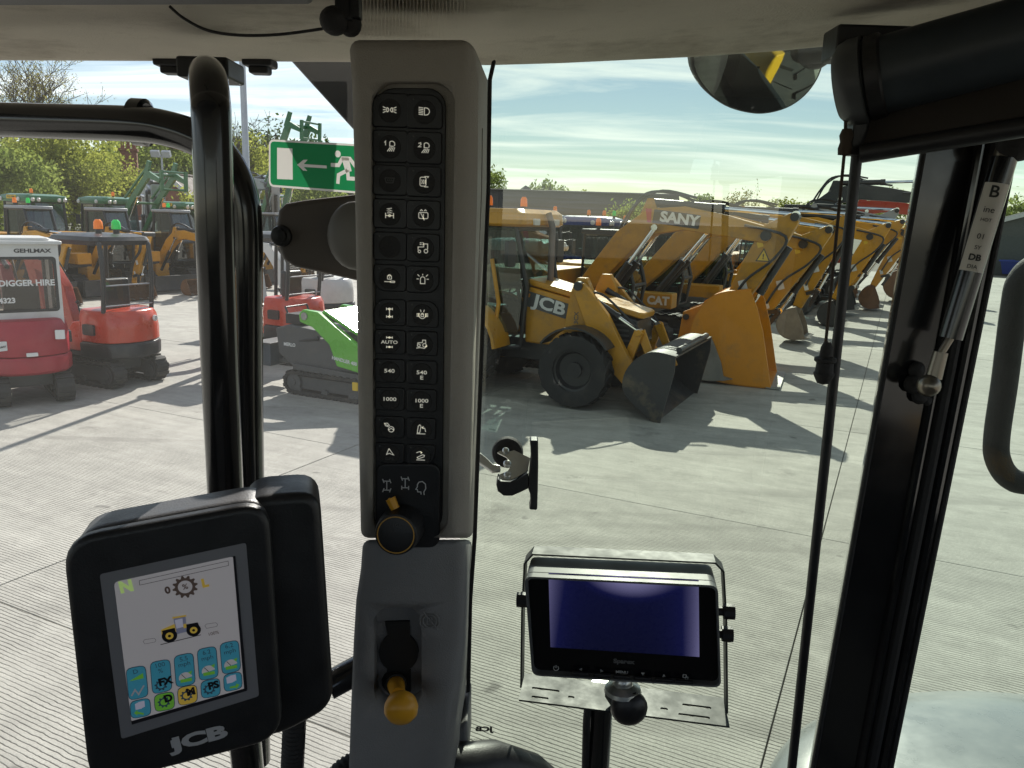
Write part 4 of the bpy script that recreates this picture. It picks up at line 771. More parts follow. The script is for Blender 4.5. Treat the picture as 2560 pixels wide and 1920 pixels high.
# ------------------------------------------------------------------ yard
def concrete(name, ribs):
    m = bpy.data.materials.new(name); m.use_nodes = True; t = m.node_tree; b = t.nodes['Principled BSDF']; b.inputs['Roughness'].default_value = .78; b.inputs['Specular IOR Level'].default_value = .35
    g = N(t, 'ShaderNodeNewGeometry'); lk = t.links.new
    mpn = N(t, 'ShaderNodeMapping'); mpn.inputs['Rotation'].default_value = (0, 0, radians(25.85)); lk(g.outputs['Position'], mpn.inputs[0])
    def nzz(sc, det=6, ro=.6): n_ = N(t, 'ShaderNodeTexNoise'); n_.inputs['Scale'].default_value = sc; n_.inputs['Detail'].default_value = det; n_.inputs['Roughness'].default_value = ro; lk(mpn.outputs[0], n_.inputs['Vector']); return n_.outputs[0]
    def mr(v_, a, b_, c, d): n_ = N(t, 'ShaderNodeMapRange'); lk(v_, n_.inputs[0]); n_.inputs[1].default_value = a; n_.inputs[2].default_value = b_; n_.inputs[3].default_value = c; n_.inputs[4].default_value = d; return n_.outputs[0]
    def mt(op, a, b_):
        n_ = N(t, 'ShaderNodeMath', operation=op)
        for i, v_ in enumerate((a, b_)):
            if isinstance(v_, (int, float)): n_.inputs[i].default_value = v_
            else: lk(v_, n_.inputs[i])
        return n_.outputs[0]
    oi = N(t, 'ShaderNodeObjectInfo')
    big = mr(nzz(.45), .3, .7, .86, 1.12); mid = mr(nzz(3.0, 8, .7), .3, .7, .84, 1.14); fine = mr(nzz(95, 3), .3, .75, .84, 1.2); slab = mr(oi.outputs['Random'], 0, 1, .93, 1.07)
    # long drag marks of the brush along the ribs
    mp2 = N(t, 'ShaderNodeMapping'); mp2.inputs['Scale'].default_value = (.35, 5.0, 1); lk(mpn.outputs[0], mp2.inputs[0])
    n2 = N(t, 'ShaderNodeTexNoise'); n2.inputs['Scale'].default_value = 1.6; n2.inputs['Detail'].default_value = 7; n2.inputs['Roughness'].default_value = .7; lk(mp2.outputs[0], n2.inputs['Vector'])
    drag = mr(n2.outputs[0], .3, .7, .87, 1.11)
    v_ = mt('MULTIPLY', mt('MULTIPLY', big, mid), mt('MULTIPLY', mt('MULTIPLY', fine, slab), drag))
    col = N(t, 'ShaderNodeMixRGB', blend_type='MULTIPLY'); col.inputs[0].default_value = 1; col.inputs[1].default_value = (.405, .39, .345, 1); lk(v_, col.inputs[2]); last = col.outputs[0]
    # dark stains
    stn = mr(nzz(1.3, 10, .75), .57, .70, 0, .55); x = N(t, 'ShaderNodeMixRGB'); x.inputs[2].default_value = (.13, .12, .105, 1); lk(stn, x.inputs[0]); lk(last, x.inputs[1]); last = x.outputs[0]
    # small oil drips and old tyre scrubs
    oil = mr(nzz(2.2, 3, .5), .70, .74, 0, .6); x = N(t, 'ShaderNodeMixRGB'); x.inputs[2].default_value = (.06, .055, .05, 1); lk(oil, x.inputs[0]); lk(last, x.inputs[1]); last = x.outputs[0]
    mp3 = N(t, 'ShaderNodeMapping'); mp3.inputs['Rotation'].default_value = (0, 0, radians(-38)); mp3.inputs['Scale'].default_value = (.12, 2.2, 1); lk(g.outputs['Position'], mp3.inputs[0])
    n3 = N(t, 'ShaderNodeTexNoise'); n3.inputs['Scale'].default_value = 1.0; n3.inputs['Detail'].default_value = 4; lk(mp3.outputs[0], n3.inputs['Vector'])
    scr_ = mr(n3.outputs[0], .58, .66, 0, .28); x = N(t, 'ShaderNodeMixRGB'); x.inputs[2].default_value = (.16, .15, .135, 1); lk(scr_, x.inputs[0]); lk(last, x.inputs[1]); last = x.outputs[0]
    hgt = nzz(70, 5, .7)
    if ribs:
        s_ = N(t, 'ShaderNodeSeparateXYZ'); lk(mpn.outputs[0], s_.inputs[0])
        wob = mr(nzz(6, 3), .3, .7, -.006, .006)
        ph = mt('MULTIPLY', mt('ADD', s_.outputs[1], wob), 2*pi/.031)
        sn = mt('SINE', ph, 0); gro = mr(sn, .60, .95, 0, 1)     # narrow groove
        keep = mr(nzz(.8, 8, .75), .33, .52, .15, 1)
        gs_ = N(t, 'ShaderNodeSeparateXYZ'); lk(g.outputs['Position'], gs_.inputs[0])
        dist = mr(s_.outputs[1], 6.5, 11.5, 1, .30)
        gk = mt('MULTIPLY', mt('MULTIPLY', gro, keep), dist)
        y = N(t, 'ShaderNodeMixRGB'); y.inputs[2].default_value = (.06, .055, .045, 1); lk(mt('MULTIPLY', gk, .92), y.inputs[0]); lk(last, y.inputs[1]); last = y.outputs[0]
        hh = mt('SUBTRACT', mt('MULTIPLY', hgt, .35), mt('MULTIPLY', gk, 1.0))
    else: hh = hgt
    lk(last, b.inputs['Base Color'])
    bp = N(t, 'ShaderNodeBump'); bp.inputs['Strength'].default_value = .55; bp.inputs['Distance'].default_value = .006; lk(hh, bp.inputs['Height']); lk(bp.outputs[0], b.inputs['Normal'])
    return m
M_CON = concrete('ribbed concrete', True); M_CON2 = concrete('plain concrete', False)
mb = MB(); mb.add([(-1500, -1500, -.03), (1500, -1500, -.03), (1500, 1500, -.03), (-1500, 1500, -.03)], [(0, 1, 2, 3)]); tag(mb.build('ground', mat('yard edge ground', (.12, .12, .085), .9, var=.3, vscale=.3), smooth=0), kind='structure')
yard = tag(empty('concrete_yard'), kind='structure')
SU, SV, GAP = 5.5, 4.4, .009
mb = MB(); mb.box((0, 0, -.018), (SU-GAP, SV-GAP, .036))
first = None; cr0 = V((1.40, 3.68, 0)); o0 = (cr0.dot(U), cr0.dot(VV))
for i in range(-9, 9):
    for j in range(-4, 13):
        c = U*(o0[0]+(i+.5)*SU)+VV*(o0[1]+(j+.31)*SV)
        if c.y < -14 or c.y > 62 or abs(c.x) > 46: continue
        if first is None: first = s_ = mb.build('concrete_slab', M_CON, yard, bevel=.004)
        else: s_ = first.copy(); COL.objects.link(s_); s_.parent = yard
        s_.location = c+V((0, 0, random.uniform(-.003, .003))); s_.rotation_euler = (0, 0, atan2(U.y, U.x))
mb = MB(); mb.add([(-70, -30, -.026), (70, -30, -.026), (70, 75, -.026), (-70, 75, -.026)], [(0, 1, 2, 3)]); tag(mb.build('yard_base', mat('joint filler', (.16, .145, .12), .9, var=.2, vscale=3), smooth=0), kind='structure')
# ------------------------------------------------------------------ machine materials
Y_JCB = mat('machine yellow', (.55, .25, .006), .32, var=.12, vscale=3, dirt=.6, dcol=(.20, .14, .07), coat=.25)
Y_OLD = mat('worn yellow', (.47, .225, .010), .42, var=.16, vscale=4, dirt=.75, dcol=(.17, .12, .065))
Y_CAT = mat('ochre yellow', (.48, .245, .016), .4, var=.14, vscale=3, dirt=.7, dcol=(.2, .15, .08))
Y_BRT = mat('fresh yellow', (.62, .28, .004), .3, var=.1, vscale=3, dirt=.5, dcol=(.24, .15, .06), coat=.3)
R_KUB = mat('orange red paint', (.55, .055, .022), .3, var=.06, vscale=4, dirt=.22, dcol=(.25, .12, .08), coat=.4)
R_GEH = mat('faded crimson paint', (.36, .022, .035), .42, var=.12, vscale=5, dirt=.35, dcol=(.22, .08, .07))
W_CAB = mat('off white paint', (.62, .62, .60), .4, var=.08, vscale=5, dirt=.4, dcol=(.34, .29, .22))
G_DEU = mat('tractor green', (.03, .15, .055), .35, var=.08, vscale=4, dirt=.2, coat=.3)
G_MER = mat('bright green paint', (.10, .42, .02), .28, var=.06, vscale=4, coat=.5)
K_ARM = mat('machine black', (.018, .019, .022), .4, var=.2, vscale=5, dirt=.3, dcol=(.09, .08, .065), coat=.1)
K_GRY = mat('dark grey panel', (.075, .077, .078), .5, var=.12, vscale=6, dirt=.3, dcol=(.16, .14, .12))
K_LGY = mat('light grey paint', (.34, .36, .38), .42, var=.08, vscale=4, dirt=.3, dcol=(.25, .22, .18))
K_STE = mat('bare worn steel', (.38, .38, .37), .38, metal=.75, var=.2, vscale=5, dirt=.5, dcol=(.14, .11, .08))
K_RST = mat('rusty steel', (.17, .085, .04), .75, var=.3, vscale=5, dirt=.5, dcol=(.07, .04, .025))
K_TYR = mat('tyre rubber', (.022, .022, .023), .8, var=.2, vscale=5, dirt=.45, dcol=(.09, .08, .065))
K_TRK = mat('track rubber', (.03, .029, .028), .75, var=.25, vscale=6, dirt=.6, dcol=(.13, .11, .085))
B_NH = mat('tractor blue', (.02, .045, .22), .35, var=.08, coat=.3)
C_ORG = mat('amber lens', (.9, .20, .01), .25, var=0, emit=.12); C_GRN = mat('green lens', (.02, .6, .09), .25, var=0, emit=.12); C_RED = mat('red lens', (.7, .03, .015), .25, var=0, emit=.05)
C_WHT = mat('white decal', (.72, .72, .70), .45, var=0); C_BLKD = mat('black decal', (.02, .02, .022), .4, var=0); C_REDD = mat('red decal', (.5, .02, .03), .4, var=0); C_PLT = mat('number plate yellow', (.75, .48, .03), .5, var=0)
C_LMP = mat('lamp glass', (.7, .7, .68), .15, var=0)
GL = glassmat('machine glass', (.27, .37, .36), 1.6, 1.5, streak=.0)
def hd(v): return atan2(v.y, v.x)
def beacon(root, x, y, z, m, h=.16, r=.06):
    b = MB(); b.lathe([(r*.6, -.08), (r*.6, 0), (r, 0), (r, h*.35), (r*.92, h*.75), (r*.5, h), (.001, h)], (x, y, z+.06), (0, 0, 1), 12); o = b.build('beacon', m, root)
    c = MB(); c.cyl((x, y, z-.03), (x, y, z+.06), r*.7, 10); c.build('beacon_base', K_ARM, o)
def barrelrod(root, a, b, r, name='cylinder', k=.55, m=None):
    a, b = V(a), V(b); c = a.lerp(b, k)
    q = MB(); q.cyl(a, c, r, 12); q.cyl(a.lerp(b, k-.04), a.lerp(b, k+.01), r*1.15, 12); o = q.build(name, m or K_ARM, root)
    q = MB(); q.cyl(c, b, r*.52, 10); q.cyl(b+V((0, -r, 0)), b+V((0, r, 0)), r*.9, 10); q.build('rod', M_CHROME, o)
def hose(root, pts, r=.022): q = MB(); q.tube(smoothpath(pts, 5), r, 7); q.build('hose', K_ARM, root)
def track(root, y, Ln, H, w, lugs=34, name='track'):
    r = H/2; q = MB(); hx = Ln/2-r
    def pt(t, rr):
        per = 4*hx+2*pi*r; d = t*per
        if d < 2*hx: return (-hx+d, r-rr, 0, -1)
        d -= 2*hx
        if d < pi*r: a = -pi/2+d/r; return (hx+rr*cos(a), r+rr*sin(a), cos(a), sin(a))
        d -= pi*r
        if d < 2*hx: return (hx-d, r+rr, 0, 1)
        d -= 2*hx; a = pi/2+d/r; return (-hx+rr*cos(a), r+rr*sin(a), cos(a), sin(a))
    n = 44; o_ = [pt(k/n, r-.02) for k in range(n)]; i_ = [pt(k/n, r-.07) for k in range(n)]
    rings = []
    for prof, yy in ((o_, -w/2), (o_, w/2), (i_, w/2), (i_, -w/2), (o_, -w/2)): rings.append([V((p[0], y+yy, p[1])) for p in prof])
    q.loft(rings, cap=False)
    for k in range(lugs):
        a, b = pt(k/lugs, r-.022), pt((k+.42)/lugs, r-.022); c, d = pt(k/lugs, r), pt((k+.42)/lugs, r)
        vs = [V((p[0], y+s*w/2, p[1])) for s in (-1, 1) for p in (a, b, d, c)]
        q.add(vs, [(0, 1, 2, 3), (7, 6, 5, 4), (0, 4, 5, 1), (1, 5, 6, 2), (2, 6, 7, 3), (3, 7, 4, 0)])
    t = q.build(name, K_TRK, root)
    q = MB(); q.side([(-hx, .10), (hx, .10), (hx, H*.75), (-hx, H*.75)], y-w*.22, y+w*.22)
    for sx in (-1, 1):
        q.cyl((sx*hx, y-w*.40, r), (sx*hx, y+w*.40, r), r*.74, 18); q.cyl((sx*hx, y-w*.46, r), (sx*hx, y+w*.46, r), r*.28, 10)
    m_ = max(3, int(Ln/.45))
    for k in range(m_): x = -hx+.1+(2*hx-.2)*k/(m_-1); q.cyl((x, y-w*.42, r*.42), (x, y+w*.42, r*.42), r*.30, 10)
    q.build('roller_frame', K_GRY, t)
def bucket(root, hx, hz, sc, w, m, rot=0, y0=0, teeth=5, name='bucket'):
    """digging bucket hung from (hx,hz); rot turns it about the hinge"""
    prof = [(0, 0), (-.28, -.10), (-.50, -.35), (-.55, -.65), (-.38, -.95), (-.05, -1.08), (.40, -1.02)]
    P = smoothpath([V((a, 0, b)) for a, b in prof], 3); P = [(p.x*sc, p.z*sc) for p in P]
    ca, sa = cos(rot), sin(rot); tr = lambda a, b: (hx+a*ca-b*sa, hz+a*sa+b*ca)
    P2 = [tr(*p) for p in P]; q = MB(); th = .025
    q.side(ribbon(P2, [th]*len(P2)), y0-w/2, y0+w/2)
    sidep = P2+[tr(.30*sc, -.62*sc), tr(.10*sc, -.18*sc)]
    for s in (-1, 1): q.side(sidep, y0+s*w/2-.02, y0+s*w/2+.02)
    for s in (-1, 1): q.side([tr(-.12*sc, .10*sc), tr(.14*sc, .06*sc), tr(.10*sc, -.2*sc), tr(-.2*sc, -.14*sc)], y0+s*.12*sc-.03, y0+s*.12*sc+.03)
    o = q.build(name, m, root)
    for k in range(teeth):
        yy = y0-w/2+.06+(w-.12)*k/max(1, teeth-1); q = MB(); q.side([tr(.34*sc, -1.08*sc), tr(.60*sc, -1.0*sc), tr(.34*sc, -.95*sc)], yy-.035, yy+.035); q.build('tooth', K_STE, o)
    return o
def excavator(label, loc, heading, s, body, *, arm=None, bm=K_STE, roofm=None, beacons=(), name='excavator', boom_text=None, house_text=None, stick_text=None, group=None, tilt=0, stickrot=0, lift=0, cab_m=None, blade=True, bw=.9, brot=0.0, ka=1.0, foot=(.5, 1.5)):
    r = thing(name, label, 'excavator', loc, hd(heading), group, s); arm = arm or body; roofm = roofm or K_ARM; cab_m = cab_m or K_ARM
    for y in (-.98, .98): track(r, y, 3.4, .78, .48)
    q = MB(); q.box((0, 0, .55), (1.6, 1.5, .35)); q.cyl((0, 0, .7), (0, 0, .98), .62, 24); q.build('undercarriage', K_GRY, r, bevel=.03)
    if blade: q = MB(); q.side([(1.95, .05), (2.12, .10), (2.06, .35), (2.14, .62), (2.02, .62), (1.95, .35)], -1.2, 1.2); q.box((1.6, .5, .36), (.9, .14, .16)); q.box((1.6, -.5, .36), (.9, .14, .16)); q.build('dozer_blade', K_GRY, r, bevel=.01)
    rear = [(1.25, -1.1), (1.25, .2), (.25, .2), (.25, 1.1), (-1.1, 1.1), (-1.6, .85), (-1.85, .45), (-1.92, 0), (-1.85, -.45), (-1.6, -.85), (-1.1, -1.1)]
    q = MB(); q.plan(rear, .98, 1.12); q.build('deck', K_GRY, r, bevel=.02)
    rr = [(.2, .15), (.2, 1.08), (-1.1, 1.08), (-1.58, .84), (-1.82, .45), (-1.9, 0), (-1.82, -.45), (-1.58, -.84), (-1.1, -1.08), (.15, -1.08), (.2, -1.0), (.2, -.5)]
    q = MB(); q.loft([[V((x*k, y*k, z)) for x, y in rr] for z, k in ((1.12, 1.0), (1.75, 1.0), (1.98, .97), (2.06, .90))]); q.build('house', body, r, bevel=.03, seg=3)
    for x0, x1 in ((-1.0, -.45), (-.38, .1)):
        q = MB(); q.box(((x0+x1)/2, -1.09, 1.52), (x1-x0, .03, .5)); o = q.build('vent_panel', K_GRY, r, bevel=.01)
        for k in range(5): g = MB(); g.box(((x0+x1)/2, -1.11, 1.34+.09*k), (x1-x0-.1, .02, .035)); g.build('louvre', K_ARM, o)
    q = MB(); q.box((.95, -.82, 1.28), (1.40, .5, .36)); q.build('tool_locker', body, r, bevel=.03)
    # cab
    cz0, cz1 = 1.08, 2.82; side = [(.32, cz0), (1.45, cz0), (1.55, 1.75), (1.25, cz1), (.38, cz1)]
    q = MB()
    for y in (.28, 1.12):
        P = [V((a, y, b)) for a, b in side]
        q.tube(P, .045, 8, closed=True)
    for a, b in side: q.cyl((a, .28, b), (a, 1.12, b), .04, 8)
    q.cyl((.85, 1.12, cz0), (.85, 1.12, cz1), .03, 8); q.box((.36, .7, 1.5), (.06, .8, .8)); q.box((.9, 1.13, 1.32), (1.05, .03, .45)); q.box((.9, .27, 1.32), (1.05, .03, .45))
    cb = q.build('cab_frame', cab_m, r)
    for y in (.29, 1.11): q = MB(); q.add([(a, y, b) for a, b in [(.36, 1.5), (1.5, 1.5), (1.53, 1.75), (1.23, 2.78), (.4, 2.78)]], [(0, 1, 2, 3, 4)]); q.build('side_glass', GL, cb, smooth=0)
    q = MB(); q.add([(1.47, .3, 1.15), (1.47, 1.1, 1.15), (1.54, 1.1, 1.75), (1.54, .3, 1.75)], [(0, 1, 2, 3)]); q.add([(1.54, .3, 1.75), (1.54, 1.1, 1.75), (1.25, 1.1, 2.78), (1.25, .3, 2.78)], [(0, 1, 2, 3)]); q.build('windscreen', GL, cb, smooth=0)
    q = MB(); q.plan([(.30, .24), (1.32, .24), (1.40, .34), (1.40, 1.06), (1.32, 1.16), (.30, 1.16)], cz1, cz1+.10); q.build('cab_roof', roofm, r, bevel=.03, seg=3)
    q = MB(); q.box((.75, .7, 1.42), (.5, .5, .14)); q.box((.55, .7, 1.8), (.12, .48, .7)); q.build('seat', K_ARM, r, bevel=.04)
    for k, (m, x, y) in enumerate(beacons): beacon(r, x, y, cz1+.12, m)
    # arm in its folded resting pose
    y0 = -.18; ct, stt = cos(tilt), sin(tilt)
    def T(a, b): return (foot[0]+ka*((a-.5)*ct-(b-1.5)*stt), foot[1]+ka*((a-.5)*stt+(b-1.5)*ct)+lift)
    bc = [T(*p) for p in ((.45, 1.45), (.95, 2.05), (1.5, 2.72), (2.05, 3.12), (2.7, 3.20), (3.5, 3.08), (4.35, 2.92))]
    q = MB(); q.side(ribbon(bc, [x*ka for x in (.15, .21, .25, .26, .23, .20, .15)]), y0-.19*ka, y0+.19*ka); boom = q.build('boom', arm, r, bevel=.02)
    q = MB(); p = T(.5, 1.5); q.box((p[0]-.1, y0, p[1]-.2), (.5, .6, .55)); q.build('boom_mount', body, r, bevel=.03)
    J = T(4.3, 2.92); cs, ss = cos(stickrot), sin(stickrot)
    def K(a, b): a -= 4.3; b -= 2.92; return (J[0]+ka*(a*cs-b*ss), J[1]+ka*(a*ss+b*cs))
    sc_ = [K(*p) for p in ((4.78, 3.28), (4.45, 2.95), (4.15, 2.35), (3.78, 1.55), (3.5, .92))]
    q = MB(); q.side(ribbon(sc_, [x*ka for x in (.11, .27, .25, .19, .12)]), y0-.15*ka, y0+.15*ka); stick = q.build('stick', arm, r, bevel=.02)
    q = MB(); q.cyl((J[0], y0-.26*ka, J[1]), (J[0], y0+.26*ka, J[1]), .10*ka, 14); q.cyl((sc_[0][0], y0-.2, sc_[0][1]), (sc_[0][0], y0+.2, sc_[0][1]), .08, 12); q.build('pivot_pin', K_ARM, r)
    a, b = T(1.95, 3.50), K(4.78, 3.32); barrelrod(r, (a[0], y0, a[1]), (b[0], y0, b[1]), .085*ka, 'stick_cylinder', .52)
    q = MB(); q.side([T(1.75, 3.2), T(2.15, 3.3), T(2.03, 3.58), T(1.90, 3.58)], y0-.1, y0+.1); q.build('cylinder_lug', arm, r, bevel=.01)
    for s_ in (-1, 1): b = T(2.15, 3.0); barrelrod(r, (foot[0]+.45*ka, y0+s_*.27*ka, foot[1]-.28*ka), (b[0], y0+s_*.27*ka, b[1]), .075*ka, 'boom_cylinder', .58)
    a, b = K(4.72, 2.72), K(4.02, 1.35); barrelrod(r, (a[0], y0, a[1]), (b[0], y0, b[1]), .07*ka, 'bucket_cylinder', .66)
    hx, hz = K(3.5, .92); q = MB(); l1 = K(3.72, 1.28)
    for s_ in (-1, 1): q.side(ribbon([l1, b], [.045, .045]), y0+s_*.17-.02, y0+s_*.17+.02); q.side(ribbon([b, (hx+.30, hz+.02)], [.045, .045]), y0+s_*.12-.02, y0+s_*.12+.02)
    q.build('bucket_link', K_ARM, r)
    bucket(r, hx, hz, max(.45, min(.78, (hz-.02)/1.08)), bw, bm, brot, y0)
    A = lambda t, up: (lambda p: V((p[0], y0+.05, p[1]+up)))(T(*t))
    hose(r, [A((1.3, 2.95), 0), A((1.55, 3.3), .06), A((1.85, 3.55), .13), A((2.4, 3.62), .07), A((3.0, 3.45), .03), A((3.6, 3.35), 0)], .03)
    hose(r, [A((1.4, 2.9), 0)-V((0, .12, 0)), A((1.7, 3.40), .08)-V((0, .12, 0)), A((2.2, 3.62), .11)-V((0, .12, 0)), A((2.9, 3.55), .05)-V((0, .12, 0))], .026)
    for dy in (-.22, -.27):
        k1, k2, k3 = K(4.3, 2.5), K(3.95, 2.05), K(3.72, 1.5); j = T(3.9, 3.0); k0 = K(4.62, 2.9)
        hose(r, [(j[0], y0+dy, j[1]+.1), (k0[0]+.05, y0+dy-.08, k0[1]+.02), (k1[0]+.2, y0+dy-.06, k1[1]), (k2[0]+.05, y0+dy, k2[1]), (k3[0], y0+dy, k3[1])], .026)
    if boom_text:
        s_, fg, bgm, edge, t0 = boom_text; c = T(*t0); ang = tilt-.10; X = V((cos(ang), 0, sin(ang))); Yv = V((-sin(ang), 0, cos(ang)))
        if bgm: q = MB(); q.plate(rrect(.95, .27, .02, 2), (c[0], y0-.19, c[1]), X, Yv, .001, .006); q.build('decal_panel', bgm, boom)
        if edge: q = MB(); q.plate([(-.58, -.135), (-.50, -.135), (-.53, .135), (-.66, .135)], (c[0], y0-.19, c[1]), X, Yv, .001, .006); q.build('decal_edge', edge, boom)
        text('lettering', s_, fg, boom, V((c[0]+.06, y0-.198, c[1])), X, Yv, .27, .012, .001, squash=1.15)
    for (ka_, kb_, w_, h_, mm_) in ((3.95, 1.95, .14, .20, C_WHT), (4.20, 2.75, .10, .10, C_PLT), (3.72, 1.45, .10, .16, C_WHT)):
        c = K(ka_, kb_); q = MB(); q.plate(rrect(w_*ka, h_*ka, .01, 2), (c[0], y0-.15*ka, c[1]), (1, 0, .35), (-.35, 0, 1), .001, .004); q.build('sticker', mm_, stick)
    if boom_text:
        c = K(4.28, 2.55); X = V((1, 0, 0)); q = MB(); q.plate([(-.14, -.12), (.14, -.12), (0, .14)], (c[0], y0-.15*ka, c[1]), X, (0, 0, 1), .001, .004); o = q.build('warning_triangle', C_BLKD, stick)
        q = MB(); q.plate([(-.105, -.10), (.105, -.10), (0, .10)], (c[0], y0-.15*ka, c[1]), X, (0, 0, 1), .004, .006); q.build('warning_field', C_PLT, o); text('lettering', '!', C_BLKD, o, V((c[0], y0-.15*ka-.0075, c[1]-.03)), X, (0, 0, 1), .14, .004, .0005)
    if stick_text:
        s_, fg = stick_text; c = K(4.1, 2.15); d_ = (V(K(3.78, 1.55))-V(K(4.15, 2.35))).normalized(); X = V((d_.x, 0, d_.y)); text('lettering', s_, fg, stick, V((c[0], y0-.155, c[1])), X, V((-X.z, 0, X.x))*1, .30, .012, .001)
    if house_text: text('lettering', house_text, C_WHT, r, V((1.32, -1.076, 1.28)) if house_text == 'CAT' else V((-.35, -1.125, 1.88)), (1, 0, 0), (0, 0, 1), .27, .012, .001)
    return r
def mini_digger(label, loc, heading, body, *, name='mini_digger', cabin=None, s=1, band=K_ARM, arm=None, beacons=(), group=None, texts=(), seat=True, boomup=0):
    r = thing(name, label, 'mini digger', loc, hd(heading), group, s); arm = arm or body
    for y in (-.40, .40): track(r, y, 1.62, .44, .23, 26)
    q = MB(); q.box((0, 0, .32), (.8, .6, .2)); q.cyl((0, 0, .4), (0, 0, .5), .3, 18); q.build('undercarriage', K_GRY, r, bevel=.02)
    q = MB(); q.side([(1.0, .03), (1.08, .05), (1.05, .2), (1.1, .34), (1.03, .34), (.98, .2)], -.52, .52); q.box((.8, .3, .2), (.5, .07, .08)); q.box((.8, -.3, .2), (.5, .07, .08)); q.build('dozer_blade', arm, r, bevel=.006)
    base = [(.62, -.5), (.62, .5), (-.45, .52), (-.66, .44), (-.80, .24), (-.84, 0), (-.80, -.24), (-.66, -.44), (-.45, -.52)]
    q = MB(); q.plan(base, .48, .56); q.build('deck', K_GRY, r, bevel=.01)
    cw = [(-.05, .53), (-.48, .55), (-.70, .46), (-.84, .25), (-.88, 0), (-.84, -.25), (-.70, -.46), (-.48, -.55), (-.05, -.53)]
    q = MB(); q.loft([[V((x*k, y*k, z)) for x, y in cw] for z, k in ((.46, .95), (.50, 1.0), (.68, 1.01), (.72, .99))]); q.build('counterweight', band, r, bevel=.012)
    q = MB(); q.loft([[V((x*k, y*k, z)) for x, y in cw] for z, k in ((.725, .985), (.95, .985), (1.14, .955), (1.22, .90), (1.24, .80))]); q.build('engine_cover', body, r, bevel=.02, seg=3)
    for sy in (-1, 1):
        q = MB(); q.side([(-.1, .56), (.6, .56), (.6, .70), (.35, .74), (.1, 1.02), (-.1, 1.05)], sy*.50-.03, sy*.50+.03); q.build('side_cover', body, r, bevel=.02)
        q = MB(); q.plate(rrect(.26, .17, .03, 3), (-.33, sy*.555, .93), (1, 0, 0), (0, 0, 1), -.02, .02); o = q.build('side_vent', K_ARM, r)
    if seat: q = MB(); q.box((-.08, 0, 1.10), (.42, .46, .14)); q.box((-.28, 0, 1.42), (.14, .46, .58)); q.build('seat', K_ARM, r, bevel=.05, seg=3)
    for sy in (-1, 1): q = MB(); q.tube([(.2, sy*.3, .95), (.22, sy*.3, 1.15), (.28, sy*.28, 1.28)], [.02, .012, .012], 8); q.ball((.285, sy*.28, 1.30), .03, 8, 6); q.box((.15, sy*.3, .9), (.25, .12, .2)); q.build('control_lever', K_ARM, r)
    for sy in (-.08, .08): q = MB(); q.tube([(.5, sy, .56), (.46, sy, .95)], .012, 8); q.ball((.46, sy, .97), .025, 8, 6); q.build('travel_lever', K_ARM, r)
    if cabin:
        z0, z1 = 1.12, 2.28; x0, x1 = -.55, .55
        q = MB()
        for y in (-.46, .46):
            q.side([(x0, z0-.1), (x1, .6), (x1, z1), (x0, z1)], y-.02, y+.02)
        sides = q.build('c', None); cut = MB(); cut.plate(rrect(.84, .72, .06, 4), (0, 0, 1.82), (1, 0, 0), (0, 0, 1), -2, 2); cutout(sides, [cut.build('c', None)]); sides.name = 'cabin_side'; sides.data.materials.clear(); sides.data.materials.append(cabin); sides.parent = r
        q = MB(); q.plate([(-.48, z0-.12), (.48, z0-.12), (.48, z1), (-.48, z1)], (x0, 0, 0), (0, -1, 0), (0, 0, 1), -.02, .02); back = q.build('c', None); cut = MB(); cut.plate(rrect(.84, .74, .05, 4, 0, 1.72), (x0, 0, 0), (0, -1, 0), (0, 0, 1), -1, 1); cutout(back, [cut.build('c', None)]); back.name = 'cabin_back'; back.data.materials.clear(); back.data.materials.append(cabin); back.parent = r
        q = MB(); q.plate(rrect(.90, .80, .06, 4, 0, 1.72), (x0, 0, 0), (0, -1, 0), (0, 0, 1), .004, .012); q2 = MB(); rg = [[V((x0-.024, -a, b)) for a, b in rrect(*wh, .05, 4, 0, 1.72)] for wh in ((.80, .70), (.88, .78))]; q2.loft(rg, cap=False); q2.build('window_rubber', K_ARM, r)
        q = MB(); q.add([(x0, a, b) for a, b in ((-.43, 1.34), (.43, 1.34), (.43, 2.10), (-.43, 2.10))], [(0, 1, 2, 3)]); bg_ = q.build('back_glass', glassmat('dusty cabin glass', (.55, .50, .45), 1.2, 1.5, streak=.0), r, smooth=0)
        for k, (s_, z, sz, yy) in enumerate(texts): text('lettering', s_, C_WHT, bg_, V((x0-.03, yy, z)), (0, -1, 0), (0, 0, 1), sz, .004, .001, align='RIGHT')
        q = MB(); q.plan(rrect(1.26, 1.06, .05, 3), z1, z1+.05); q.plan(rrect(1.0, .8, .08, 3), z1+.05, z1+.09); q.build('cabin_roof', cabin, r, bevel=.012)
        text('lettering', 'GEHLMAX', C_BLKD, r, V((x0-.022, -.16, 2.19)), (0, -1, 0), (0, 0, 1), .075, .003, .001, squash=1.3)
        q = MB()
        for a, b in ((.42, -.2), (-.42, -.2)): q.cyl((b, a, z0), (b, a, z1), .025, 8)
        q.cyl((.5, .42, .6), (.5, .42, z1), .025, 8); q.cyl((.5, -.42, .6), (.5, -.42, z1), .025, 8); q.build('cabin_post', K_ARM, r)
        for px_, pz, w_ in ((.36, .90, .15), (-.38, 1.02, .12), (.0, .77, .14)):
            q = MB(); q.plate(rrect(w_, .13 if abs(pz-.77) > .01 else .05, .008, 2), (-.885 if abs(px_) < .2 else -.80, -px_*0+px_, pz), V((.30 if px_ > .2 else (-.30 if px_ < -.2 else 0), -1, 0)).normalized(), (0, 0, 1), .0, .035); o = q.build('sticker', C_WHT, r)
            if px_ > .2: text('lettering', 'GEHLMAX', C_BLKD, o, V((-.842, px_, pz-.01)), V((.30, -1, .12)), V((0, .12, 1)), .03, .001, .001)
    else:
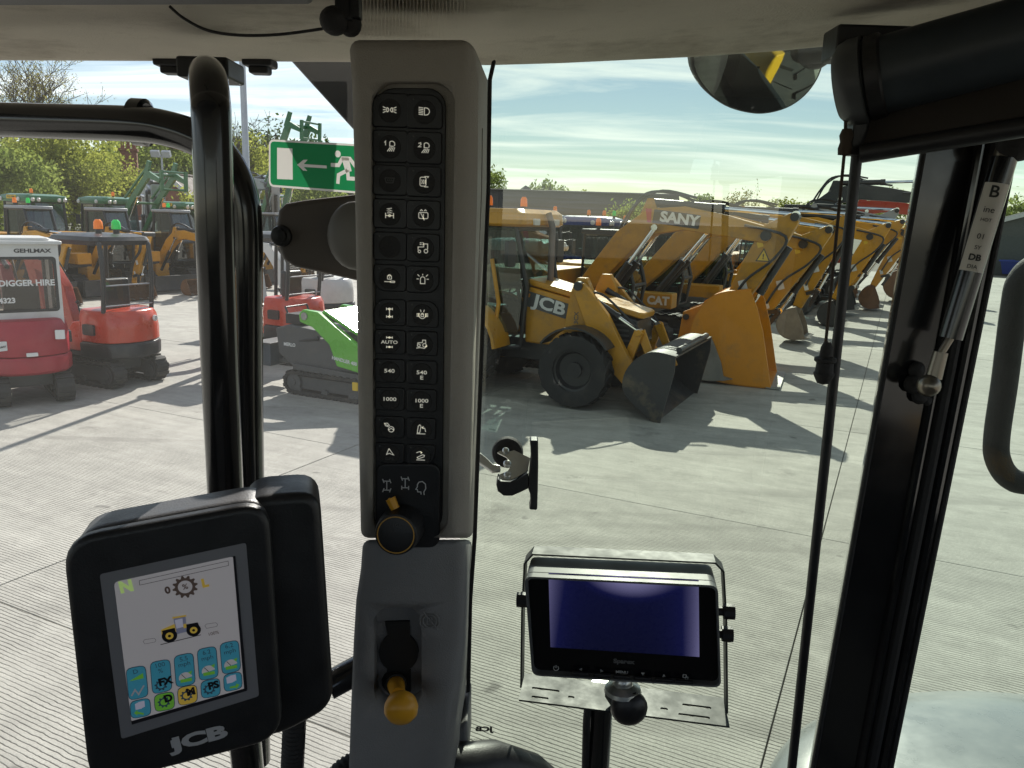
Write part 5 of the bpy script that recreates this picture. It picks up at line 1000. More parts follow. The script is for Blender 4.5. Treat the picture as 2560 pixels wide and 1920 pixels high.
        for y in (-.44, .44):
            q = MB(); q.tube(smoothpath([(-.55, y, 1.2), (-.60, y, 1.7), (-.58, y, 2.15), (-.48, y, 2.30), (.2, y, 2.32), (.42, y, 2.25), (.48, y, 2.05), (.52, y, 1.2), (.56, y, .56)], 5), .036, 10); q.build('canopy_frame', K_ARM, r)
        q = MB(); q.loft([[V((x, y, z)) for x, y in rrect(w_, d_, .12, 4)] for z, w_, d_ in ((2.24, 1.08, .98), (2.31, 1.16, 1.06), (2.37, 1.10, 1.0), (2.41, .86, .76))]); q.build('canopy_roof', K_ARM, r)
        for z in (1.30, 1.62): q = MB(); q.tube([(-.585, -.44, z), (-.585, .44, z)], .012, 8); q.build('guard_rail', K_LGY, r)
        q = MB(); q.add([(-.58, -.42, 1.25), (-.58, .42, 1.25), (-.58, .42, 2.2), (-.58, -.42, 2.2)], [(0, 1, 2, 3)]); q.build('canopy_screen', glassmat('hazy screen', (.86, .87, .86), .7, 1.45), r, smooth=0)
        for k, (m, x, y) in enumerate(beacons): beacon(r, x, y, 2.42, m, .15, .07)
    # swing post and folded arm in front
    q = MB(); q.box((.72, 0, .55), (.3, .24, .34)); q.build('swing_post', arm, r, bevel=.03)
    bc = [(.72, .62), (.86, 1.0), (1.0, 1.45+boomup), (1.28, 1.78+boomup), (1.75, 1.86+boomup)]
    q = MB(); q.side(ribbon(bc, [.08, .11, .12, .11, .07]), -.08, .08); q.build('boom', arm, r, bevel=.01)
    q = MB(); q.side(ribbon([(1.92, 1.98+boomup), (1.78, 1.80+boomup), (1.60, 1.2+boomup*.6), (1.46, .55)], [.05, .11, .09, .05]), -.06, .06); q.build('stick', arm, r, bevel=.01)
    barrelrod(r, (.88, 0, .62), (1.12, 0, 1.6+boomup), .04, 'boom_cylinder'); barrelrod(r, (1.1, 0, 1.86+boomup), (1.92, 0, 2.0+boomup), .035, 'stick_cylinder'); barrelrod(r, (1.85, 0, 1.7+boomup), (1.66, 0, .8), .035, 'bucket_cylinder')
    hose(r, [(.8, -.1, .8), (1.0, -.12, 1.5+boomup), (1.3, -.1, 1.95+boomup), (1.7, -.1, 1.95+boomup)], .012)
    bucket(r, 1.46, .55, .48, .42, K_STE, -.2, 0, 4)
    return r
def wheel(root, x, y, R, w, lugs, rimm, name='wheel'):
    q = MB(); tyre_mesh(q, R, w, lugs); q.xf(Matrix.Translation((x, y, R))); t = q.build(name, K_TYR, root, smooth=30)
    q = MB(); q.lathe([(R*.57, -w*.42), (R*.57, -w*.32), (R*.50, -w*.30), (R*.44, -w*.12), (R*.2, -w*.10), (R*.2, -w*.22), (.01, -w*.22)], (x, y, R), (0, 1, 0), 24); q.lathe([(R*.57, w*.42), (R*.57, w*.32), (R*.50, w*.30), (R*.44, w*.12), (R*.2, w*.10), (R*.2, w*.22), (.01, w*.22)], (x, y, R), (0, 1, 0), 24); q.lathe([(R*.57, -w*.42), (R*.57, w*.42)], (x, y, R), (0, 1, 0), 24); q.build('rim', rimm, t)
def tractor(label, loc, heading, body, roofm, *, name='farm_tractor', beacons=(), group=None, loader=0, plate=False, s=1, rimm=None, ztop=2.85):
    r = thing(name, label, 'tractor', loc, hd(heading), group, s); rimm = rimm or C_WHT
    for y in (-.85, .85): wheel(r, 0, y, .85, .5, 18, rimm); wheel(r, 2.4, y*.95, .62, .4, 16, rimm, 'front_wheel')
    q = MB(); q.side([(.9, .75), (3.05, .75), (3.1, 1.1), (2.95, 1.5), (1.0, 1.72)], -.38, .38); q.build('bonnet', body, r, bevel=.06, seg=3)
    q = MB(); q.box((1.2, 0, .7), (2.9, .5, .35)); q.build('chassis', K_GRY, r, bevel=.02)
    q = MB()
    for y in (-1, 1):
        P = [V(p) for p in ((-.55, y*.72, 1.25), (-.62, y*.72, 1.6), (-.5, y*.70, ztop-.1), (.85, y*.70, ztop-.1), (1.0, y*.66, 1.55), (.95, y*.55, .9), (.2, y*.6, .9))]
        q.tube(P, .045, 8, closed=True); q.cyl((.25, y*.74, 1.0), (.2, y*.70, ztop-.1), .035, 8)
    for a, b in ((-.5, ztop-.1), (.85, ztop-.1), (-.58, 1.3)): q.cyl((a, -.7, b), (a, .7, b), .045, 8)
    cb = q.build('cab_frame', K_ARM, r)
    for y in (-.70, .70): q = MB(); q.add([(a, y, b) for a, b in ((-.58, 1.3), (.95, 1.3), (.98, 1.55), (.83, ztop-.12), (-.5, ztop-.12))], [(0, 1, 2, 3, 4)]); q.build('side_glass', GL, cb, smooth=0)
    for x0, x1 in ((.98, .84), (-.6, -.5)): q = MB(); q.add([(x0, -.66, 1.5), (x0, .66, 1.5), (x1, .66, ztop-.14), (x1, -.66, ztop-.14)], [(0, 1, 2, 3)]); q.build('end_glass', GL, cb, smooth=0)
    q = MB(); q.loft([[V((x+.15, y, z)) for x, y in rrect(w_, d_, .18, 4)] for z, w_, d_ in ((ztop-.10, 1.72, 1.56), (ztop, 1.80, 1.66), (ztop+.12, 1.72, 1.56), (ztop+.19, 1.3, 1.1))]); rf = q.build('cab_roof', roofm, r, smooth=50)
    for y in (-.62, -.40, .40, .62): q = MB(); q.lathe([(.075, 0), (.075, .03), (.06, .05), (.001, .055)], (1.03, y, ztop-.02), (1, 0, -.1), 12); q.build('roof_lamp', C_LMP, rf)
    for x in (-.5, .55): q = MB(); q.lathe([(.075, 0), (.075, .03), (.06, .05), (.001, .055)], (x, -.83, ztop-.01), (0, -1, -.1), 12); q.build('roof_lamp', C_LMP, rf)
    if plate: q = MB(); q.plate(rrect(.52, .13, .02, 2), (.15, -.83, ztop+.06), (1, 0, 0), (0, 0, 1), 0, .03); o = q.build('number_plate', C_PLT, r); text('lettering', plate, C_BLKD, o, V((.15, -.865, ztop+.06)), (1, 0, 0), (0, 0, 1), .10, .001, .001)
    q = MB(); q.box((.2, 0, 1.2), (.5, .5, .15)); q.box((-.1, 0, 1.6), (.14, .48, .75)); q.build('seat', K_ARM, r, bevel=.04)
    q = MB(); q.tube([(.75, 0, 1.2), (.6, 0, 1.55)], .03, 8); q.tube([(.6+.03*cos(t), .2*cos(t), 1.57+.19*sin(t)*.5) for t in [2*pi*k/12 for k in range(12)]], .015, 6, closed=True); q.build('steering_wheel', K_ARM, r)
    for y in (-1, 1):
        P = [(.87*cos(radians(a)), .85+.87*sin(radians(a))) for a in range(20, 166, 12)]; q = MB(); q.side(ribbon(P, [.02]*len(P)), y*.85-.26, y*.85+.26); q.build('mudguard', body, r)
        q = MB(); q.tube([(.9, y*.7, 2.45), (1.05, y*1.05, 2.5)], .015, 6); q.box((1.05, y*1.1, 2.3), (.04, .18, .36)); q.build('mirror', K_ARM, r, bevel=.01)
    q = MB(); q.tube([(1.3, -.45, 1.2), (1.3, -.48, 2.2), (1.26, -.5, 2.5)], .05, 10); q.build('exhaust', K_ARM, r)
    for m, x, y in beacons: beacon(r, x, y, ztop+.16, m)
    if loader:
        zt = loader
        for y in (-.6, .6):
            q = MB(); q.side(ribbon([(1.4, 1.9), (2.2, 1.9+(zt-1.9)*.45), (3.3, zt-.25), (3.9, zt-.5)], [.07, .12, .12, .08]), y-.06, y+.06); q.side(ribbon([(1.3, .8), (1.4, 1.95)], [.12, .10]), y-.05, y+.05); q.build('loader_arm', body, r, bevel=.01)
            q = MB(); q.side(ribbon([(1.9, 1.9+(zt-1.9)*.38+.35), (3.35, zt+.1)], [.03, .03]), y-.04, y+.04); q.side([(3.2, zt-.45), (3.45, zt+.2), (3.3, zt+.25), (3.05, zt-.3)], y-.05, y+.05); q.build('loader_link', body, r)
            barrelrod(r, (1.35, y, 1.2), (2.6, y, 1.9+(zt-1.9)*.55), .045, 'loader_cylinder')
        q = MB(); q.cyl((3.2, -.6, zt-.25), (3.2, .6, zt-.25), .06, 10); q.cyl((2.2, -.6, 1.9+(zt-1.9)*.45), (2.2, .6, 1.9+(zt-1.9)*.45), .05, 10); q.build('cross_tube', body, r)
        q = MB(); q.side([(3.85, zt-.85), (3.95, zt-.85), (3.98, zt-.1), (3.88, zt-.1)], -.62, -.5); q.side([(3.85, zt-.85), (3.95, zt-.85), (3.98, zt-.1), (3.88, zt-.1)], .5, .62); q.cyl((3.9, -.6, zt-.15), (3.9, .6, zt-.15), .04, 8); q.cyl((3.9, -.6, zt-.8), (3.9, .6, zt-.8), .04, 8); q.build('tool_carrier', body, r)
    return r
# ------------------------------------------------------------------ backhoe loader by the right window
bl = thing('backhoe_loader', 'yellow backhoe loader with lowered front arms and a black bucket', 'backhoe loader', (-.52, 13.62, 0), hd(U))
for y in (-.92, .92): wheel(bl, 0, y, .74, .5, 18, Y_JCB, 'rear_wheel'); wheel(bl, 2.12, y, .59, .42, 16, K_ARM, 'front_wheel')
q = MB(); q.side([(1.0, .85), (2.0, .83), (2.0, 1.58), (1.0, 1.78)], -.46, .46); q.build('bonnet', Y_JCB, bl, bevel=.04, seg=3)
q = MB(); q.side([(2.0, .83), (2.80, .80), (2.92, 1.0), (2.88, 1.36), (2.0, 1.56)], -.40, .40); gr = q.build('engine_grille', K_ARM, bl, bevel=.03)
for k in range(6): q = MB(); z = .95+.08*k; q.box((2.45, -.405, z), (.7-.03*k, .02, .03)); q.build('grille_slat', K_GRY, gr)
q = MB(); q.plate([(-.05, -.44), (1.95, -.36), (2.0, -.26), (2.0, .26), (1.95, .36), (-.05, .44)], (1.0, 0, 1.80), V((.976, 0, -.215)), (0, 1, 0), 0, .10); q.build('bonnet_top', Y_JCB, bl, bevel=.03, seg=3)
q = MB(); q.box((1.1, 0, .72), (3.0, .62, .36)); q.build('chassis', K_ARM, bl, bevel=.02)
for sy in (-1, 1):
    q = MB(); q.side([(1.72, .9), (2.12, .85), (2.22, 1.75), (2.10, 1.98), (1.95, 1.98), (1.85, 1.75)], sy*.56-.07, sy*.56+.07); q.build('arm_tower', Y_JCB, bl, bevel=.015)
    q = MB(); q.side(ribbon([(2.02, 1.86), (2.35, 1.35), (2.75, .72), (3.12, .30)], [.10, .20, .18, .12]), sy*.70-.06, sy*.70+.06); q.build('loader_arm', Y_JCB, bl, bevel=.015)
    q = MB(); q.side(ribbon([(2.78, .62), (2.98, 1.22)], [.08, .07]), sy*.56-.04, sy*.56+.04); q.side(ribbon([(2.98, 1.22), (3.30, .55)], [.07, .05]), sy*.50-.03, sy*.50+.03); q.cyl((2.98, sy*.56-.08, 1.20), (2.98, sy*.56+.08, 1.20), .05, 12); q.build('bell_crank', Y_BRT, bl, bevel=.008)
    barrelrod(bl, (2.05, sy*.50, 1.72), (2.97, sy*.53, 1.21), .055, 'tilt_cylinder', .62); barrelrod(bl, (1.95, sy*.44, .95), (2.7, sy*.62, .80), .05, 'lift_cylinder', .6)
    q = MB(); q.cyl((2.03, sy*.66, 1.86), (2.03, sy*.80, 1.86), .07, 14); q.cyl((2.05, sy*.63, 1.2), (2.05, sy*.65, 1.2), .05, 12); q.cyl((1.95, sy*.63, .95), (1.95, sy*.65, .95), .05, 12); q.build('pivot_pin', K_ARM, bl)
    hose(bl, [(2.0, sy*.60, 1.7), (2.35, sy*.60, 1.75), (2.8, sy*.58, 1.4), (3.0, sy*.52, 1.2)], .018)
    P = [(.80*cos(radians(a)), .74+.80*sin(radians(a))) for a in range(5, 176, 12)]; q = MB(); q.side(ribbon(P, [.025]*len(P)), sy*.9-.28, sy*.9+.28); q.build('rear_mudguard', Y_JCB, bl)
    P = [(2.12+.66*cos(radians(a)), .59+.66*sin(radians(a))) for a in range(35, 150, 10)]; q = MB(); q.side(ribbon(P, [.015]*len(P)), sy*.92-.2, sy*.92+.2); q.build('front_mudguard', K_ARM, bl)
# cab
q = MB()
for sy in (-1, 1):
    q.tube([V(p) for p in ((-.62, sy*.72, 1.15), (-.66, sy*.72, 2.70), (.90, sy*.70, 2.70), (1.08, sy*.60, 1.75), (1.0, sy*.6, .8), (.55, sy*.72, .75), (.5, sy*.72, 1.1))], .045, 8, closed=True)
    q.tube([V(p) for p in ((.42, sy*.74, 1.1), (.30, sy*.72, 2.70))], .04, 8)
for a, b in ((-.66, 2.7), (.9, 2.7), (-.62, 1.3)): q.cyl((a, -.7, b), (a, .7, b), .045, 8)
q.box((-.3, 0, 1.0), (1.2, 1.4, .3)); cb = q.build('cab_frame', K_ARM, bl)
for sy in (-1, 1):
    q = MB(); q.add([(a, sy*.715, b) for a, b in ((-.6, 1.2), (1.0, 1.0), (1.06, 1.75), (.88, 2.66), (-.64, 2.66))], [(0, 1, 2, 3, 4)]); q.build('side_glass', GL, cb, smooth=0)
    q = MB(); q.tube([V(p) for p in ((.60, sy*.76, 1.05), (.66, sy*.76, 1.5), (.52, sy*.76, 2.2))], .035, 8); q.build('grab_post', Y_JCB, bl)
    q = MB(); q.tube([(.85, sy*.72, 2.5), (.95, sy*.95, 2.5)], .015, 6); q.plate(rrect(.17, .40, .04, 3), (.95, sy*.98, 2.30), (.3, 1, 0), (0, 0, 1), -.04, .04); q.build('mirror', K_ARM, bl, bevel=.01)
q = MB(); q.add([(1.08, -.62, 1.72), (1.08, .62, 1.72), (.9, .66, 2.66), (.9, -.66, 2.66)], [(0, 1, 2, 3)]); q.build('windscreen', GL, cb, smooth=0)
q = MB(); q.add([(-.64, -.66, 1.4), (-.64, .66, 1.4), (-.67, .66, 2.66), (-.67, -.66, 2.66)], [(0, 1, 2, 3)]); q.build('rear_glass', GL, cb, smooth=0)
q = MB(); q.loft([[V((x+.08, y, z)) for x, y in rrect(w_, d_, .14, 4)] for z, w_, d_ in ((2.72, 1.95, 1.6), (2.76, 2.06, 1.70), (2.93, 2.02, 1.66), (3.0, 1.85, 1.5))]); q.build('cab_roof', Y_JCB, bl, bevel=.02)
for k in range(2): q = MB(); q.plate(rrect(.2, .1, .02, 2), (1.10, -.40+.8*k, 2.80), (0, 1, 0), (0, 0, 1), -.02, .04); q.build('work_lamp', C_LMP, bl)
q = MB(); q.tube([(1.22, .02, 1.75), (1.22, .02, 2.72), (1.14, .02, 2.95)], [.055, .055, .05], 12); q.build('exhaust_stack', mat('brown grey exhaust', (.16, .13, .12), .5, var=.15), bl)
q = MB(); q.box((.1, 0, 1.3), (.5, .5, .16)); q.box((-.18, 0, 1.7), (.14, .48, .75)); q.build('seat', K_ARM, bl, bevel=.05)
q = MB(); q.tube([(.78, 0, 1.2), (.62, 0, 1.7)], .035, 8); q.tube([(.62+.10*cos(t), .21*sin(t), 1.72+.12*cos(t)) for t in [2*pi*k/14 for k in range(14)]], .016, 6, closed=True); q.build('steering_wheel', K_ARM, bl)
for m, x, y in ((C_GRN, -.2, -.55), (C_ORG, .15, -.2), (C_ORG, .55, .3)): beacon(bl, x, y, 2.99, m)
# folded digging arm behind
q = MB(); q.side(ribbon([(-1.1, .9), (-1.35, 1.8), (-1.15, 2.9), (-.95, 3.2)], [.14, .18, .16, .08]), -.12, .12); q.build('digger_boom', Y_JCB, bl, bevel=.015)
q = MB(); q.side(ribbon([(-.92, 3.3), (-1.3, 2.3), (-1.75, 1.1)], [.08, .14, .09]), -.3, -.12); q.build('digger_stick', Y_JCB, bl, bevel=.015); bucket(bl, -1.75, 1.1, .6, .6, K_ARM, 1.0, -.2, 4, 'digging_bucket')
q = MB(); q.box((-.95, 0, .75), (.25, 2.1, .5)); q.build('rear_frame', K_ARM, bl, bevel=.02)
for sy in (-1, 1): q = MB(); q.box((-1.0, sy*.95, .9), (.18, .18, 1.3)); q.box((-1.0, sy*.95, .12), (.35, .35, .06)); q.build('stabiliser', Y_JCB, bl, bevel=.01)
# front bucket
BA = -.62
def br(a, b): a -= 3.3; b -= .5; return (3.34+a*cos(BA)-b*sin(BA), .66+a*sin(BA)+b*cos(BA))
P = smoothpath([V(p) for p in ((3.42, 0, .98), (3.12, 0, .80), (3.0, 0, .50), (3.06, 0, .20), (3.28, 0, .05), (3.95, 0, .04))], 4); P = [br(p.x, p.z) for p in P]
q = MB(); q.side(ribbon(P, [.018]*len(P)), -1.17, 1.17)
for sy in (-1, 1): q.side(P+[br(3.86, .10), br(3.55, .80)], sy*1.17-.015, sy*1.17+.015)
e_ = br(3.36, 1.02); q.cyl((e_[0], -.9, e_[1]), (e_[0], .9, e_[1]), .045, 10)
K_BKT = mat('worn black bucket', (.028, .029, .032), .42, var=.2, vscale=3, dirt=.8, dcol=(.20, .15, .09), dscale=1.6)
fbk = q.build('front_bucket', K_BKT, bl)
e_ = br(3.95, .035); q = MB(); q.box((e_[0], 0, e_[1]), (.16, 2.36, .03), Matrix.Rotation(-BA, 3, 'Y')); q.build('cutting_edge', K_STE, fbk)
# lettering
q = MB(); X = V((.976, 0, -.215)); Yv = V((.215, 0, .976)); c = V((1.37, -.46, 1.50)); q.plate(rrect(.78, .25, .02, 2), c, X, Yv, .001, .006); o = q.build('decal_panel', K_GRY, bl)
text('lettering', 'JCB', C_WHT, o, c+V((.06, -.008, -.01)), X, Yv, .275, .009, .001, squash=1.35)
q = MB(); q.plate(rrect(.06, .06, .004, 1), c-X*.34+Yv*.06, X, Yv, .006, .009); q.build('decal_mark', mat('orange decal', (.7, .25, .02), .4, var=0), o)
text('lettering', '3CX', K_GRY, bl, V((1.97, -.632, 1.35)), (0, 0, 1), (-1, 0, 0), .10, .002, .001)
# ------------------------------------------------------------------ row of parked excavators to the right
W2 = V((.515, .857, 0)); E0 = V((1.0, 15.55, 0)); grp = 'excavators parked in the right-hand row'
excavator('yellow excavator nearest in the right row, boom lettered in white on black', (.95, 15.95, 0), U, .92, Y_OLD, bm=K_STE, boom_text=('SANY', C_WHT, C_BLKD, C_REDD, (2.55, 3.18)), group=grp, beacons=((C_ORG, .6, .5),), bw=1.0)
excavator('ochre excavator second in the right row with a bare steel bucket', (2.47, 18.5, 0), U, .92, Y_CAT, bm=K_STE, house_text='CAT', group=grp, tilt=-.05, stickrot=-.06, bw=1.2)
excavator('yellow excavator third in the right row with a dusty brown bucket', (4.2, 21.25, 0), U, .92, Y_OLD, bm=mat('dusty bucket', (.26, .21, .16), .7, var=.2), group=grp, tilt=.03, stickrot=.08, bw=1.0)
excavator('yellow excavator fourth in the right row with a dark wide bucket', (6.75, 25.25, 0), U, .94, Y_BRT, bm=K_ARM, group=grp, tilt=-.03, bw=1.7)
excavator('yellow excavator fifth in the right row, just past the guide rod', (8.46, 27.75, 0), U, .93, Y_JCB, bm=K_ARM, group=grp, tilt=.03, stickrot=-.08, bw=1.2)
excavator('yellow excavator last of the yellow ones in the right row', (10.0, 29.75, 0), U, .93, Y_BRT, bm=K_RST, group=grp, tilt=.01, bw=1.1)
excavator('grey excavator with a long pale boom behind the yellow row', (10.0, 32.6, 0), U, 1.04, K_LGY, bm=K_RST, group=grp, tilt=.04, bw=1.1)
excavator('large black excavator with vertical white lettering on its arm, far end of the row', (10.97, 34.4, 0), U, 1.30, K_ARM, bm=K_RST, group=grp, tilt=.06, stickrot=.30, stick_text=('HIDROMEK', C_WHT), bw=1.3)
excavator('red excavator at the far end of the right row beside the black one', (13.6, 37.5, 0), U, 1.2, R_KUB, bm=K_RST, group=grp, tilt=.02, bw=1.2)
# big yellow shovel standing in front of the row
Y_SHV = mat('orange shovel paint', (.66, .25, .004), .38, var=.14, vscale=2.5, dirt=.75, dcol=(.26, .15, .06))
sh = thing('loader_shovel', 'big orange loader shovel standing on the concrete before the excavators', 'loader bucket', (4.1, 14.6, 0), hd(V((.93, -.37, 0))), sc=1.12)
P = smoothpath([V(p) for p in ((.30, 0, 1.55), (-.25, 0, 1.42), (-.55, 0, 1.0), (-.55, 0, .50), (-.25, 0, .12), (.20, 0, .03), (.75, 0, .03))], 5); P = [(p.x, p.z) for p in P]
q = MB(); q.side(ribbon(P, [.02]*len(P)), -.62, .85); q.build('shell', Y_SHV, sh)
for y in (-.62, .85): q = MB(); q.side(P+[(.70, .25), (.55, .9), (.42, 1.3)], y-.02, y+.02); q.build('side_plate', Y_SHV, sh, bevel=.006)
q = MB(); q.box((.78, .115, .03), (.22, 1.5, .035)); q.build('cutting_edge', K_STE, sh)
for y in (-.25, .45): q = MB(); q.side([(-.45, 1.25), (-.78, 1.1), (-.85, .5), (-.60, .35)], y-.05, y+.05); q.build('mounting_ear', Y_SHV, sh, bevel=.008)
for y in (-.1, .3): q = MB(); q.side(ribbon([(P[k][0]-.03, P[k][1]) for k in range(4, 24, 3)], [.03]*7), y-.06, y+.06); q.build('back_rib', Y_SHV, sh)
q = MB(); q.cyl((-.72, -.35, 1.02), (-.72, .55, 1.02), .05, 10); q.build('hitch_bar', K_ARM, sh)
# tractors and cabs behind the backhoe
tractor('blue-roofed tractor behind the backhoe cab', (.2, 23.5, 0), U, B_NH, B_NH, beacons=((C_ORG, .9, .2),), group='tractors behind the backhoe', ztop=2.85)
tractor('blue-roofed tractor partly hidden by the first excavator boom', (2.2, 25.5, 0), U, B_NH, B_NH, beacons=((C_ORG, .2, -.3), (C_ORG, .5, .3), (C_GRN, .9, .1)), group='tractors behind the backhoe', ztop=2.8)
tractor('white-roofed tractor between the backhoe and the excavators', (.1, 19.6, 0), U, W_CAB, W_CAB, beacons=((C_RED, .5, .2),), group='tractors behind the backhoe', ztop=2.30, s=.95)
for k, (lb, x, y, rm) in enumerate((('green-roofed tractor seen between the second and third excavator booms', 5.0, 27.0, G_DEU), ('grey-roofed tractor farther along behind the right row', 7.4, 31.0, K_LGY), ('dark-roofed tractor deep behind the right row', 3.6, 30.0, K_ARM))):
    tractor(lb, (x, y, 0), U, K_GRY, rm, group='tractors behind the right row', ztop=2.7, beacons=((C_ORG, .4, .2),) if k != 1 else ())
# ------------------------------------------------------------------ left side
mini_digger('orange-red mini digger with black canopy and seat, seen from behind', (-6.72, 12.75, 0), -U, R_KUB, beacons=((C_ORG, -.12, .1), (C_GRN, -.25, -.12)), group='mini diggers on the left')
kd = bpy.data.objects['mini_digger']
q = MB(); q.lathe([(.0001, .012), (.045, .012), (.05, .004), (.05, -.02)], (-.83, -.28, 1.08), V((-1, -.35, .12)), 20); o = q.build('emblem', C_WHT, kd); q = MB(); q.lathe([(.030, .0125), (.030, .014), (.022, .014)], (-.83, -.28, 1.08), V((-1, -.35, .12)), 16); q.build('emblem_ring', C_BLKD, o)
mini_digger('crimson mini digger with white cab and hire lettering on its window', (-7.30, 11.45, 0), V((-.62, .78, 0)), R_GEH, cabin=W_CAB, band=R_GEH, texts=(('MINI DIGGER HIRE', 1.74, .115, -.40), ('01543 404323', 1.50, .10, .10)), group='mini diggers on the left', arm=R_GEH)
k2 = mini_digger('orange-red mini digger without roof half behind the green loader', (-4.55, 15.15, 0), -U, R_KUB, group='mini diggers on the left', s=1.02)
text('lettering', 'KX016-4', C_WHT, k2, V((.25, .535, .64)), (-1, 0, 0), (0, 0, 1), .085, .003, .001)
mini_digger('white mini digger behind the orange-red ones', (-4.75, 18.6, 0), -U, W_CAB, group='mini diggers on the left', s=1.1, arm=W_CAB)
gl_ = thing('tracked_mini_loader', 'bright green tracked mini loader with dark grey body beside the pillar', 'mini loader', (-2.72, 12.25, 0), hd(U))
for y in (-.36, .36): track(gl_, y, 1.65, .40, .24, 28)
q = MB(); q.side([(-1.0, 1.02), (-.95, .62), (-.55, .36), (.85, .34), (.9, .72), (.2, 1.02), (-.75, 1.10)], -.40, .40); q.build('body', K_GRY, gl_, bevel=.02)
q = MB(); q.side([(-.62, .40), (.95, .36), (.95, .46), (-.62, .50)], -.46, .46); q.build('track_guard', K_GRY, gl_, bevel=.01)
for sy in (-1, 1):
    q = MB(); q.side([(-.42, 1.30), (-.34, 1.38), (-.05, 1.36), (.98, .74), (1.0, .46), (.30, .56), (.16, .88), (-.16, 1.12), (-.40, 1.18)], sy*.47-.05, sy*.47+.05); q.build('lift_arm', G_MER, gl_, bevel=.015)
    q = MB(); q.cyl((-.30, sy*.40, 1.28), (-.30, sy*.54, 1.28), .06, 14); q.build('pivot_pin', K_STE, gl_); barrelrod(gl_, (-.55, sy*.36, .85), (.2, sy*.40, 1.0), .04, 'lift_cylinder')
q = MB(); q.plate([(0, -.40), (1.18, -.36), (1.18, .36), (0, .40)], (-.06, 0, 1.34), V((.901, 0, -.434)), (0, 1, 0), 0, .05); q.build('bonnet', mat('polished green', (.12, .45, .03), .10, var=.03, coat=1), gl_, bevel=.015)
q = MB(); q.box((-.72, 0, 1.18), (.30, .62, .16)); q.tube([(-.85, -.25, 1.2), (-.92, -.25, 1.35), (-.92, .25, 1.35), (-.85, .25, 1.2)], .02, 8); q.build('control_panel', K_ARM, gl_, bevel=.02)
q = MB(); q.box((-1.35, 0, .55), (.34, .7, .36)); q.build('tool_box', mat('blue grey box', (.05, .065, .08), .45, var=.1), gl_, bevel=.015)
q = MB(); q.box((-1.35, 0, .74), (.38, .74, .03)); q.box((-1.12, 0, .45), (.3, .3, .06)); q.build('box_lid', K_GRY, gl_, bevel=.006)
q = MB(); q.side([(.95, .12), (1.08, .12), (1.1, .62), (.98, .62)], -.5, .5); q.build('tool_plate', K_ARM, gl_, bevel=.01)
text('lettering', 'HANDLER 400', C_WHT, gl_, V((.45, -.524, .66)), V((1, 0, -.12)), V((.12, 0, 1)), .075, .002, .001); text('lettering', 'MERLO', C_WHT, gl_, V((-.72, -.404, .78)), (1, 0, 0), (0, 0, 1), .075, .002, .001)
q = MB(); q.plate(rrect(.10, .13, .01, 2), (.62, -.475, .28), (1, 0, 0), (0, 0, 1), 0, .02); q.build('yellow_tag', C_PLT, gl_)
# yellow midi excavators behind
g2 = 'yellow excavators in the left-hand row'; B0 = V((-14.9, 25.9, 0)) + U*.6
for k, (lb, bc) in enumerate((('yellow excavator nearest in the left row, behind the white cab', ((C_GRN, .5, .9), (C_ORG, .7, .35))), ('yellow excavator second in the left row with a brown bucket on the ground', ()), ('yellow excavator third in the left row, partly behind the black post', ((C_GRN, .45, .9), (C_ORG, .7, .5))), ('yellow excavator far along the left row beside the lamp post', ()), ('yellow excavator farthest in the left row, seen left of the mirror', ()))):
    excavator(lb, B0+VV*2.55*(k-1), U, .95, Y_BRT, bm=K_RST, group=g2, beacons=bc, roofm=K_LGY, ka=.66, foot=(1.1, .95), stickrot=.05, house_text='JCB' if k < 2 else None, bw=1.3, blade=True)
g3 = 'green-roofed tractors behind the left row'
tractor('green-roofed tractor with a yellow number plate at the left edge', (-18.4, 30.2, 0), U, G_DEU, G_DEU, beacons=((C_ORG, .5, -.3),), group=g3, plate='YK22 VRM', ztop=3.0)
tractor('green-roofed tractor second from the left edge with a raised loader', (-16.6, 32.2, 0), U, G_DEU, G_DEU, beacons=((C_ORG, .7, -.2),), group=g3, loader=4.3, ztop=3.0)
tractor('green-roofed tractor just left of the black post', (-14.1, 33.5, 0), U, G_DEU, G_DEU, group=g3, plate='YJ21 KDN', ztop=2.9)
tractor('green-roofed tractor right of the lamp post, loader raised high', (-12.2, 35.5, 0), U, G_DEU, G_DEU, beacons=((C_ORG, .5, .2),), group=g3, loader=6.6, ztop=2.95)
g4 = 'pale grey excavators far behind on the left'
excavator('pale grey excavator with its boom up behind the second green tractor', (-17.5, 38, 0), V((.5, -.87, 0)), 1.05, K_LGY, group=g4, tilt=.10)
excavator('pale grey excavator with its boom up in front of the brick house', (-13.6, 39.5, 0), V((.6, -.8, 0)), 1.15, K_LGY, group=g4, tilt=.14)
excavator('pale grey excavator behind the exit sign', (-11.5, 38.5, 0), V((.3, -.95, 0)), 1.1, K_LGY, group=g4, tilt=.12)
